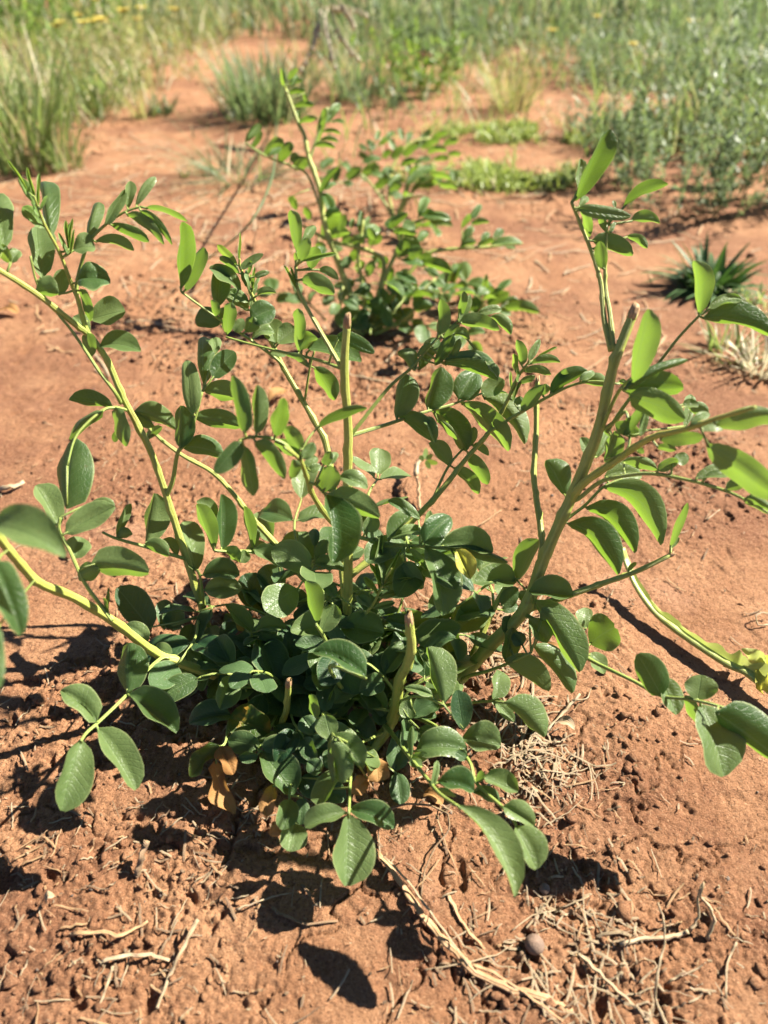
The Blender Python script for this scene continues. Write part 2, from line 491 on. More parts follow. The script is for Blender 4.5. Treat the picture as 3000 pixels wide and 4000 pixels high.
def leaf_geo(P0, P1, HL, HR, B, seed, anchor=None, sr=0.0006, na=11, shape=0.50, wav=0.05, notch=0.0):
    rl = random.Random(seed)
    P0, P1, HL, HR, B = [np.asarray(a, dtype=float) for a in (P0, P1, HL, HR, B)]
    ss = (-1.0, -0.68, -0.34, 0.0, 0.34, 0.68, 1.0)
    L = np.linalg.norm(P1 - P0)
    W = max(np.linalg.norm(HL), np.linalg.norm(HR))
    ax = (P1 - P0) / (L + 1e-9)
    nl = np.cross(ax, HL); nl /= np.linalg.norm(nl) + 1e-9
    nr = np.cross(HR, ax); nr /= np.linalg.norm(nr) + 1e-9
    V = []; UV = []
    skew = rl.uniform(0.8, 1.4)
    cup = rl.uniform(-0.10, 0.22) * W
    ph1, ph2 = rl.uniform(0, 6.3), rl.uniform(0, 6.3)
    for i in range(na):
        t = i / (na - 1)
        tt = min(max(t ** skew, 0), 1)
        w = max((4 * tt * (1 - tt)), 0) ** shape
        if i == 0: w = 0.05
        if i == na - 1: w = 0.16
        m = P0 + (P1 - P0) * t + 4 * t * (1 - t) * B
        for s in ss:
            H, nn, ph = (HL, nl, ph1) if s < 0 else (HR, nr, ph2)
            a = abs(s)
            p = m + H * (a * w) + nn * (cup * math.sin(math.pi * a) * w + wav * W * a * a * math.sin(t * 9 + ph) * w)
            if notch and i == na - 1: p = p - ax * notch * L * (1 - a)
            V.append(p); UV.append((0.5 + s / 2, t))
    c = len(ss)
    Fc = [(i * c + j, i * c + j + 1, (i + 1) * c + j + 1, (i + 1) * c + j) for i in range(na - 1) for j in range(c - 1)]
    fm = [0] * len(Fc)
    if anchor is not None:
        q = np.asarray(anchor, dtype=float)
        d = np.linalg.norm(P0 - q)
        if d > 0.0003:
            mid = (P0 + q) / 2
            tv, tf, tu = tube_geo([q, mid, P0 + ax * min(0.002, L * .06)], [sr, sr * .9, sr * .8], 5)
            o = len(V)
            V += tv; UV += tu
            Fc += [tuple(x + o for x in f) for f in tf]
            fm += [1] * len(tf)
    return V, Fc, UV, fm

# tiles of the photograph used to write down positions: origin x, origin y, scale
TILE = {'A': (0, 600, 800 / 1659), 'B': (700, 800, 800 / 1659), 'C': (1400, 800, 800 / 1659), 'D': (2100, 400, 900 / 1659),
        'E': (0, 1500, 800 / 1659), 'F': (700, 1700, 800 / 1659), 'G': (1400, 1700, 800 / 1659), 'H': (2100, 1400, 900 / 1659),
        'I': (0, 2400, 800 / 1659), 'J': (700, 2600, 800 / 1659), 'K': (1400, 2600, 800 / 1659), 'Q': (2100, 2300, 900 / 1659),
        'R': (900, 0, 1000 / 1659), 'S': (900, 500, 1300 / 1659)}

LEAVES = {}

def add_leaf(root, parent, V, Fc, UV, fm, mt):
    LEAVES.setdefault(root.name, (root, []))[1].append((parent, V, Fc, UV, fm, mt))

def flush_leaves(limit=300):
    for root, items in LEAVES.values():
        def area(it):
            A = np.array(it[1][:77]) - CAMV
            dz = A @ FW; x = (A @ RT) / dz; y = (A @ UP) / dz
            return (x.max() - x.min()) * (y.max() - y.min())
        items.sort(key=area, reverse=True)
        for parent, V, Fc, UV, fm, mt in items[:limit]:
            mesh_obj('leaf', V, Fc, [M[mt], M['stalk']], parent, UV, fm)
        rest = items[limit:]
        if rest:
            mats = []; AV = []; AF = []; AU = []; AM = []
            for parent, V, Fc, UV, fm, mt in rest:
                if mt not in mats: mats.append(mt)
            for parent, V, Fc, UV, fm, mt in rest:
                o = len(AV); AV += list(V); AU += list(UV)
                AF += [tuple(x + o for x in f) for f in Fc]
                AM += [mats.index(mt) if q == 0 else len(mats) for q in fm]
            o = mesh_obj('small_leaves', AV, AF, [M[q] for q in mats] + [M['stalk']], root, AU, AM)
            tag(o, kind='stuff')

def compound(root, base, az, elev, length, pairs, ll, mat, seed, droop=0.9):
    """a whole compound leaf: arching stalk with pairs of leaflets and one at the end"""
    rl = random.Random(seed)
    p = np.array(base, dtype=float); path = [p]
    n = 9
    for i in range(n):
        th = elev - droop * i / n
        a = az + 0.25 * math.sin(i * 0.7 + seed)
        p = p + length / n * np.array([math.cos(a) * math.cos(th), math.sin(a) * math.cos(th), math.sin(th)])
        p[2] = max(p[2], 0.006)
        path.append(p)
    path = np.array(path)
    V, Fc, UV = tube_geo(path, np.linspace(0.0012, 0.0006, len(path)), 6)
    st = mesh_obj('leaf_stalk', V, Fc, M['stalk'], root, UV)
    tan = path[-1] - path[-2]; tan /= np.linalg.norm(tan)
    spots = []
    for k in range(pairs):
        f = 0.35 + 0.6 * k / max(1, pairs - 1) if pairs > 1 else 0.7
        i = min(n, int(f * n))
        for sg in (-1, 1): spots.append((i, sg * rl.uniform(0.9, 1.3)))
    spots.append((n, 0.0))
    for i, da in spots:
        P0 = path[i]
        dv = path[min(n, i + 1)] - path[i - 1]; a0 = math.atan2(dv[1], dv[0]) + da
        L = ll * rl.uniform(0.7, 1.15)
        el = rl.uniform(-0.35, 0.45)
        ax = np.array([math.cos(a0) * math.cos(el), math.sin(a0) * math.cos(el), math.sin(el)])
        side = np.cross(ax, [0, 0, 1.0]); side /= np.linalg.norm(side)
        upn = np.cross(side, ax)
        ro = rl.uniform(-0.7, 0.7)
        s2 = side * math.cos(ro) + upn * math.sin(ro); u2 = np.cross(s2, ax)
        W = L * rl.uniform(0.27, 0.36); fo = rl.uniform(0.05, 0.6)
        HL = -s2 * W * math.cos(fo) + u2 * W * math.sin(fo); HR = s2 * W * math.cos(fo) + u2 * W * math.sin(fo)
        P1 = P0 + ax * L
        P1[2] = max(P1[2], 0.008)
        V, Fc, UV, fm = leaf_geo(P0 + ax * 0.002, P1, HL, HR, np.array([0, 0, L * rl.uniform(0, .1)]), seed * 31 + int(i * 7 + da * 5), P0, 0.0006, wav=0.1)
        V = [np.array([q[0], q[1], max(q[2], 0.005)]) for q in V]
        add_leaf(root, st, V, Fc, UV, fm, mat)

def build_plant(root, axes, leaves, seed0, leafmat='leaf', jit=0.004):
    """axes: id -> (kind, [(u,v,depth)...], radius px start, radius px end, cut)   leaves: text lines"""
    objs = {}; paths = {}
    for gid, (kind, pts, r0, r1, cut) in axes.items():
        sm = smooth_path(pts, 6)
        P = np.array([px(*q) for q in sm])
        n = len(P)
        rad = np.array([(r0 + (r1 - r0) * i / (n - 1)) * sm[i][2] / FPX for i in range(n)])
        gh = ground_h(P[:, 0], P[:, 1])
        P[:, 2] = np.maximum(P[:, 2], gh + rad * 0.4)
        if kind == 'stem':
            # knees: the shoot swells and kinks a little at each node
            rk = random.Random(len(pts) * 131 + int(pts[-1][0]))
            for i in range(4, n - 3, 5 + rk.randint(0, 2)):
                rad[i] *= 1.16
                P[i] = P[i] + np.array([rk.uniform(-1, 1), rk.uniform(-1, 1), rk.uniform(-.5, .5)]) * rad[i] * 0.22
            rad = rad * np.array([rk.uniform(0.94, 1.06) for _ in range(n)])
        paths[gid] = (sm, P, rad)
        V, Fc, UV = tube_geo(P, rad, 12 if kind == 'stem' else 6, ridge=0.035 if kind == 'stem' else 0)
        o = mesh_obj(kind, V, Fc, M['stem' if kind == 'stem' else 'stalk'], root, UV)
        objs[gid] = o
        if cut:
            d = P[-1] - P[-2]; d /= np.linalg.norm(d)
            r = rad[-1]
            cv, cf, cu = tube_geo([P[-1] - d * r * 1.2, P[-1] + d * r * 0.2, P[-1] + d * r * 1.0, P[-1] + d * r * 1.3],
                                  [r * 1.03, r * 1.06, r * 0.98, r * 0.86], 9)
            rc = random.Random(len(gid) + int(P[-1][0] * 1000))
            cv = [v + d * (rc.uniform(-.5, 1.5) if i >= 27 else rc.uniform(-.2, .2)) * r if i >= 18 else v for i, v in enumerate(cv)]
            sub = mesh_obj('cut_end', cv, cf, M['cut'], o, cu, smooth=False)
    seed = seed0
    tile, gids = None, None
    for line in leaves.strip().splitlines():
        line = line.split('#')[0].strip()
        if not line: continue
        if line[0] == '@':
            w = line[1:].split(); tile = TILE[w[0]]; gids = w[1].split(','); continue
        for ent in line.split(';'):
            w = ent.split()
            if not w: continue
            seed += 1
            rl = random.Random(seed)
            bx, by, tx, ty, al, ar = [float(q) for q in w[:6]]
            mode = w[6] if len(w) > 6 else 'nn'
            bow = 0.0; off = 0.0; kk = None; mat = None; notch = 0.0
            for q in w[7:]:
                if q[0] == 'b': bow = float(q[1:])
                elif q[0] == 'd': off = float(q[1:])
                elif q[0] == 'k': kk = float(q[1:])
                elif q[0] == 'm': mat = q[1:]
                elif q[0] == 'e': notch = float(q[1:])
            ox, oy, s = tile
            bu, bv, tu, tv = ox + bx * s, oy + by * s, ox + tx * s, oy + ty * s
            best = None
            for g in gids:
                sm, P, rad = paths[g]
                dd = (sm[:, 0] - bu) ** 2 + (sm[:, 1] - bv) ** 2
                i = int(dd.argmin())
                if best is None or dd[i] < best[0]: best = (dd[i], g, i)
            _, g, i = best
            sm, P, rad = paths[g]
            d0 = sm[i][2] + off + rl.uniform(-jit, jit)
            upm = (bv - tv) * d0 / FPX
            Lp = math.hypot(bu - tu, bv - tv) * d0 / FPX
            sunv = np.array(sun_dir)
            def leaf_frame(kq, d0q):
                ddq = kq * upm + jitk * Lp
                P0, P1 = px(bu, bv, d0q), px(tu, tv, d0q + ddq)
                Vd = (P0 + P1) / 2 - CAMV; Vd /= np.linalg.norm(Vd)
                ix, iy = tu - bu, tv - bv
                ln = math.hypot(ix, iy)
                r2 = np.array([-iy, ix]) / ln
                Rw = RT * r2[0] - UP * r2[1]
                sc = s * (d0q + ddq / 2) / FPX
                L = np.linalg.norm(P1 - P0)
                W = max(abs(al), abs(ar)) * sc * 1.22
                W = max(W, 0.17 * L)
                Wm = max(W, min(0.30 * L, W * 1.5))
                ax = (P1 - P0) / L
                fold = {'nn': -0.62, 'ff': 0.50}.get(mode, 0.0) * (1 + 0.5 * jits)
                aml, amr = al * sc * 1.2, ar * sc * 1.2
                edge = [abs(a) < 0.5 * W for a in (aml, amr)]
                bs = None
                for q in (-1.0, -.7, -.4, -.15, .15, .4, .7, 1.0):
                    Hq = []; tq = 0.0
                    for am, sg, m, ed in ((aml, -1, mode[0], edge[0]), (amr, 1, mode[1], edge[1])):
                        if ed:
                            out = math.sqrt(max(W * W - am * am, 0)) * 0.85
                            Hq.append(Rw * (sg * am) + Vd * (out if m == 'f' else -out)); continue
                        om = max(math.sqrt(max(Wm * Wm - am * am, 0)), 0.45 * W)
                        h = Rw * (sg * am) + Vd * (om * (sg * q + fold))
                        N = np.cross(ax, h); N /= np.linalg.norm(N) + 1e-12
                        if np.dot(N, Vd) > 0: N = -N
                        v = float(np.dot(N, sunv)) * (1 if m == 'n' else -1)
                        tq += min(v, 0.40 + 0.30 * jits) * abs(am) / W
                        Hq.append(h)
                    tq -= 0.22 * abs(q)
                    if bs is None or tq > bs[0]: bs = (tq, Hq)
                tot, H = bs
                return tot, P0, P1, Vd, Rw, sc, L, H
            jitk = rl.uniform(-0.10, 0.10); jits = rl.uniform(-1, 1)
            if kk is None:
                cand = (0.05, 0.3, 0.55, 0.8) if 'n' in mode else (-0.7, -0.4, -0.15, 0.1, 0.35)
                if abs(upm) < 0.4 * Lp:
                    cand = cand[1:3]
                kk = max(cand, key=lambda q: leaf_frame(q, d0)[0] - 0.12 * abs(q))
            for attempt in range(14):
                tot, P0, P1, Vd, Rw, sc, L, H = leaf_frame(kk, d0)
                B = Rw * (bow * sc) + Vd * (rl.uniform(-0.07, 0.07) * L) + np.array([0, 0, 1.0]) * (0.06 + 0.06 * jits) * L
                V, Fc, UV, fm = leaf_geo(P0, P1, H[0], H[1], B, seed, P[i], 0.0007, notch=notch, wav=0.45 if mat in ('leaf_dead', 'leaf_dying') else 0.09)
                A = np.array(V[:77])
                low = (A[:, 2] - ground_h(A[:, 0], A[:, 1])).min()
                if low > 0.001: break
                d0 -= max(0.004, -low * 0.9)
                if low < -0.02: kk *= 0.7
            add_leaf(root, objs[g], V, Fc, UV, fm, mat or leafmat)
    return objs, paths

# ------------------------------------------------------------------ the main plant
AX = {
 # upright and leaning shoots from the crown
 'S1': ('stem', [(1440, 2810, .483), (1560, 2800, .484), (1781, 2660, .482), (1906, 2529, .474), (2046, 2385, .462), (2116, 2203, .452), (2170, 2078, .444), (2236, 1932, .434), (2328, 1709, .420), (2377, 1508, .410), (2404, 1404, .405), (2474, 1224, .400)], 29, 19, True),
 'S2': ('stem', [(1380, 2760, .490), (1358, 2640, .506), (1355, 2440, .496), (1360, 2240, .486), (1357, 1900, .474), (1360, 1690, .466), (1345, 1440, .456), (1356, 1262, .450)], 21, 15, True),
 'S3': ('stem', [(1330, 2780, .488), (1060, 2690, .500), (880, 2560, .522), (830, 2500, .520), (763, 2288, .512), (705, 2110, .507), (646, 1924, .500), (579, 1741, .494), (482, 1555, .488), (420, 1410, .484), (352, 1314, .480), (285, 1260, .472), (145, 1150, .458), (0, 1058, .445), (-140, 985, .435)], 17, 10, False),
 'S3u': ('stem', [(352, 1314, .480), (333, 1275, .478), (304, 1169, .474), (280, 1111, .472), (232, 985, .464), (169, 865, .456), (135, 770, .450)], 11, 4, False),
 'S4': ('stem', [(1360, 2790, .486), (1200, 2740, .488), (917, 2663, .482), (700, 2588, .466), (598, 2545, .456), (448, 2431, .427), (289, 2334, .397), (159, 2281, .376), (96, 2223, .366), (0, 2107, .346), (-90, 1990, .330)], 19, 18, False),
 'S5': ('stem', [(1400, 2985, .452), (1463, 2913, .462), (1516, 2841, .458), (1545, 2769, .447), (1561, 2655, .430), (1593, 2592, .419), (1607, 2520, .410), (1598, 2424, .402)], 25, 17, True),
 'S6': ('stem', [(1200, 2900, .468), (1105, 2850, .462), (1120, 2769, .452), (1127, 2672, .442)], 13, 12, True),
 'S7': ('stem', [(1366, 2250, .487), (1472, 2163, .492), (1612, 2033, .500), (1720, 1920, .504), (1820, 1793, .507), (1911, 1687, .508), (1979, 1571, .507), (2022, 1475, .504), (2061, 1422, .502)], 14, 5, False),
 'S10': ('stem', [(1345, 1445, .456), (1327, 1422, .457), (1279, 1340, .460), (1211, 1224, .464), (1163, 1128, .466), (1155, 1040, .466)], 11, 6, False),
 'S11': ('stem', [(1350, 2360, .494), (1325, 2100, .505), (1279, 1760, .515), (1230, 1649, .518), (1163, 1533, .520), (1100, 1422, .520), (1038, 1282, .518), (999, 1186, .514), (941, 1051, .508), (935, 1010, .506)], 15, 4, False),
 'S12': ('stem', [(1360, 2430, .500), (1327, 2370, .505), (1182, 2255, .520), (1086, 2134, .528), (989, 2028, .532), (922, 1941, .534), (830, 1845, .535), (710, 1777, .532), (603, 1693, .528), (530, 1611, .524)], 14, 6, False),
 'S13': ('stem', [(1358, 2150, .483), (1330, 2075, .462), (1274, 2013, .430), (1221, 1931, .400), (1197, 1859, .384), (1168, 1792, .370), (1110, 1745, .362)], 14, 7, False),
 'S14a': ('stem', [(2225, 1964, .436), (2279, 1888, .424), (2404, 1801, .402), (2480, 1747, .388), (2561, 1704, .372), (2697, 1671, .350), (2805, 1633, .335), (2950, 1590, .318)], 17, 8, False),
 'S14d1': ('stem', [(2386, 1370, .405), (2360, 1246, .410), (2350, 1127, .412), (2333, 1051, .412), (2301, 959, .411), (2257, 850, .408), (2232, 790, .406)], 11, 6, False),
 'S14d2': ('stem', [(2398, 1370, .404), (2382, 1225, .409), (2366, 1132, .412), (2364, 1051, .412), (2368, 960, .410), (2372, 880, .408)], 10, 5, False),
 'S14f': ('stem', [(2050, 2385, .460), (2154, 2349, .455), (2263, 2311, .452), (2371, 2273, .450), (2480, 2235, .449), (2620, 2168, .446)], 15, 9, True),
 'S14h': ('stem', [(1800, 2660, .486), (1863, 2520, .488), (1930, 2375, .488), (1983, 2283, .486), (2010, 2250, .484)], 15, 9, False),
 'S14i': ('stem', [(2112, 2180, .450), (2118, 2134, .452), (2109, 2038, .456), (2094, 1941, .459), (2085, 1845, .461), (2094, 1700, .462), (2096, 1560, .462), (2100, 1490, .461)], 13, 9, True),
 'SP': ('stem', [(1390, 2480, .490), (1420, 2410, .478), (1463, 2351, .470), (1492, 2288, .464), (1530, 2220, .460)], 7, 4, False),
 # stalks of the compound leaves
 'R3r': ('leaf_stalk', [(300, 1150, .474), (299, 1121, .474), (313, 1048, .474), (347, 947, .473), (410, 880, .472), (482, 831, .471), (545, 808, .470)], 9, 4, False),
 'R3c': ('leaf_stalk', [(472, 1575, .487), (448, 1531, .480), (386, 1449, .476), (338, 1376, .474), (275, 1285, .470), (227, 1227, .466), (150, 1120, .462), (118, 1000, .458)], 8, 4, False),
 'R8a': ('leaf_stalk', [(1362, 1710, .467), (1400, 1663, .468), (1520, 1513, .474), (1612, 1432, .478), (1709, 1321, .482), (1790, 1254, .485)], 9, 4, False),
 'R8b': ('leaf_stalk', [(1362, 1705, .467), (1400, 1692, .470), (1496, 1663, .480), (1554, 1644, .486), (1641, 1615, .494), (1747, 1586, .502), (1790, 1571, .506), (1885, 1536, .512)], 9, 4, False),
 'R9': ('leaf_stalk', [(1690, 1955, .503), (1699, 1931, .504), (1747, 1830, .508), (1800, 1763, .512), (1845, 1735, .514)], 6, 4, False),
 'R7r': ('leaf_stalk', [(1900, 1705, .507), (1911, 1687, .506), (2036, 1610, .500), (2147, 1547, .494), (2241, 1503, .488), (2330, 1490, .484), (2420, 1500, .482)], 8, 4, False),
 'R10b': ('leaf_stalk', [(1345, 1445, .456), (1327, 1437, .458), (1230, 1403, .470), (1120, 1379, .480), (965, 1340, .488), (883, 1316, .492)], 8, 4, False),
 'R11': ('leaf_stalk', [(1110, 1440, .520), (1081, 1403, .518), (989, 1335, .512), (845, 1239, .504), (710, 1142, .496)], 8, 4, False),
 'R11b': ('leaf_stalk', [(1186, 1572, .520), (1192, 1552, .518), (1211, 1432, .510), (1228, 1372, .506)], 6, 4, False),
 'R13': ('leaf_stalk', [(1168, 1792, .370), (1120, 1740, .364), (1060, 1712, .360), (990, 1706, .357), (936, 1719, .356)], 8, 5, False),
 'R13b': ('leaf_stalk', [(1205, 1885, .388), (1235, 1895, .390), (1262, 1925, .392)], 6, 5, False),
 'R13c': ('leaf_stalk', [(1168, 1792, .370), (1200, 1720, .372), (1240, 1670, .376)], 6, 4, False),
 'R14b': ('leaf_stalk', [(2245, 1955, .434), (2268, 1942, .430), (2344, 1883, .420), (2425, 1861, .412), (2545, 1850, .402), (2697, 1877, .390), (2827, 1915, .380), (2903, 1948, .374), (3010, 2008, .366)], 9, 6, False),
 'R14c': ('leaf_stalk', [(2352, 1680, .418), (2400, 1648, .412), (2445, 1610, .402), (2460, 1700, .398), (2452, 1760, .396)], 8, 5, False),
 'R14e': ('leaf_stalk', [(2370, 1690, .418), (2450, 1570, .412), (2572, 1420, .404), (2648, 1322, .400), (2725, 1240, .396), (2760, 1215, .395)], 8, 5, False),
 'R14e2': ('leaf_stalk', [(2345, 1690, .419), (2400, 1560, .400), (2440, 1500, .385), (2475, 1470, .378)], 8, 5, False),
 'R14g': ('leaf_stalk', [(2030, 2410, .463), (2056, 2404, .460), (2123, 2443, .452), (2198, 2501, .446), (2306, 2577, .438), (2404, 2626, .424), (2480, 2663, .416), (2583, 2718, .404), (2680, 2730, .394), (2760, 2745, .387), (2830, 2765, .382)], 9, 6, False),
 'R14j': ('leaf_stalk', [(2195, 2055, .442), (2219, 2024, .442), (2284, 1975, .444), (2355, 1904, .446), (2430, 1870, .448)], 8, 5, False),
 'R15': ('leaf_stalk', [(1640, 2780, .485), (1747, 2754, .466), (1834, 2745, .454), (1911, 2740, .444), (1974, 2745, .436)], 8, 5, False),
 'R15b': ('leaf_stalk', [(1800, 2660, .484), (1834, 2640, .476), (1906, 2621, .470), (1983, 2592, .464), (2075, 2549, .458)], 9, 5, False),
 'R16': ('leaf_stalk', [(1500, 2835, .454), (1520, 2851, .448), (1593, 2947, .412), (1670, 3044, .382), (1718, 3101, .366), (1790, 3150, .352)], 10, 6, False),
 'R16b': ('leaf_stalk', [(1600, 2790, .472), (1720, 2850, .436), (1830, 2970, .400), (1862, 3060, .386), (1960, 3150, .372), (2010, 3210, .366)], 9, 6, False),
 'R17': ('leaf_stalk', [(660, 2570, .461), (627, 2574, .456), (559, 2636, .438), (497, 2713, .418), (386, 2820, .394), (338, 2863, .384), (316, 2895, .378)], 9, 6, False),
 'R18': ('leaf_stalk', [(1420, 2900, .462), (1385, 2960, .432), (1370, 3034, .412), (1363, 3175, .384)], 8, 6, False),
 'R19': ('leaf_stalk', [(725, 2185, .508), (699, 2175, .504), (555, 2132, .496), (453, 2103, .490), (400, 2079, .486)], 8, 5, False),
 'R20': ('leaf_stalk', [(440, 2425, .426), (400, 2373, .428), (328, 2272, .430), (270, 2146, .430), (231, 2069, .430), (235, 2020, .430)], 9, 6, False),
 'R21': ('leaf_stalk', [(650, 1935, .500), (675, 1876, .496), (694, 1770, .488), (725, 1730, .486), (760, 1640, .486), (790, 1530, .486)], 11, 5, False),
 'R22': ('leaf_stalk', [(505, 1605, .490), (470, 1595, .484), (448, 1592, .480), (395, 1607, .474), (300, 1700, .464), (262, 1820, .456)], 7, 5, False),
 'R23': ('leaf_stalk', [(1095, 2142, .528), (1010, 2160, .520), (970, 2153, .516), (864, 2153, .508), (835, 2148, .506)], 7, 5, False),
 'R24': ('leaf_stalk', [(800, 2370, .514), (792, 2327, .506), (782, 2255, .500), (770, 2225, .498)], 7, 5, False),
 'R25': ('leaf_stalk', [(1350, 2420, .495), (1226, 2264, .495), (1221, 2201, .492), (1230, 2185, .490)], 7, 5, False),
 'R26': ('leaf_stalk', [(1358, 2090, .480), (1400, 2098, .478), (1520, 2125, .474), (1640, 2133, .468), (1760, 2145, .462)], 9, 6, False),
 'R27': ('leaf_stalk', [(1340, 2660, .500), (1269, 2496, .440), (1235, 2440, .425)], 9, 6, False),
 'R28': ('leaf_stalk', [(1330, 2720, .490), (1020, 2560, .496), (980, 2475, .490)], 9, 6, False),
 'R29': ('leaf_stalk', [(1400, 2780, .480), (1330, 2680, .445), (1290, 2600, .415), (1430, 2650, .388)], 9, 6, False),
 # short stalks in the tuft of leaves round the crown
 'B1': ('leaf_stalk', [(1200, 2760, .478), (1070, 2700, .470), (1000, 2685, .464), (920, 2690, .460)], 7, 5, False),
 'B2': ('leaf_stalk', [(1130, 2800, .470), (1018, 2915, .432), (1015, 2930, .428)], 7, 5, False),
 'B3': ('leaf_stalk', [(1300, 2820, .470), (1290, 2795, .448), (1260, 2790, .430), (1300, 2870, .396), (1320, 2880, .388)], 8, 5, False),
 'B4': ('leaf_stalk', [(1200, 2900, .466), (1140, 3050, .424), (1130, 3120, .410)], 7, 5, False),
 'B5': ('leaf_stalk', [(1000, 2760, .472), (905, 2800, .450), (880, 2900, .434), (850, 2920, .430)], 7, 5, False),
 'B6': ('leaf_stalk', [(1300, 2760, .486), (1180, 2600, .490), (1060, 2560, .496)], 7, 5, False),
 'B7': ('leaf_stalk', [(1480, 2800, .474), (1560, 2740, .440), (1640, 2720, .426), (1733, 2752, .414)], 7, 5, False),
 'B8': ('leaf_stalk', [(1340, 2740, .494), (1240, 2560, .505), (1040, 2400, .522), (1090, 2330, .525)], 7, 5, False),
}
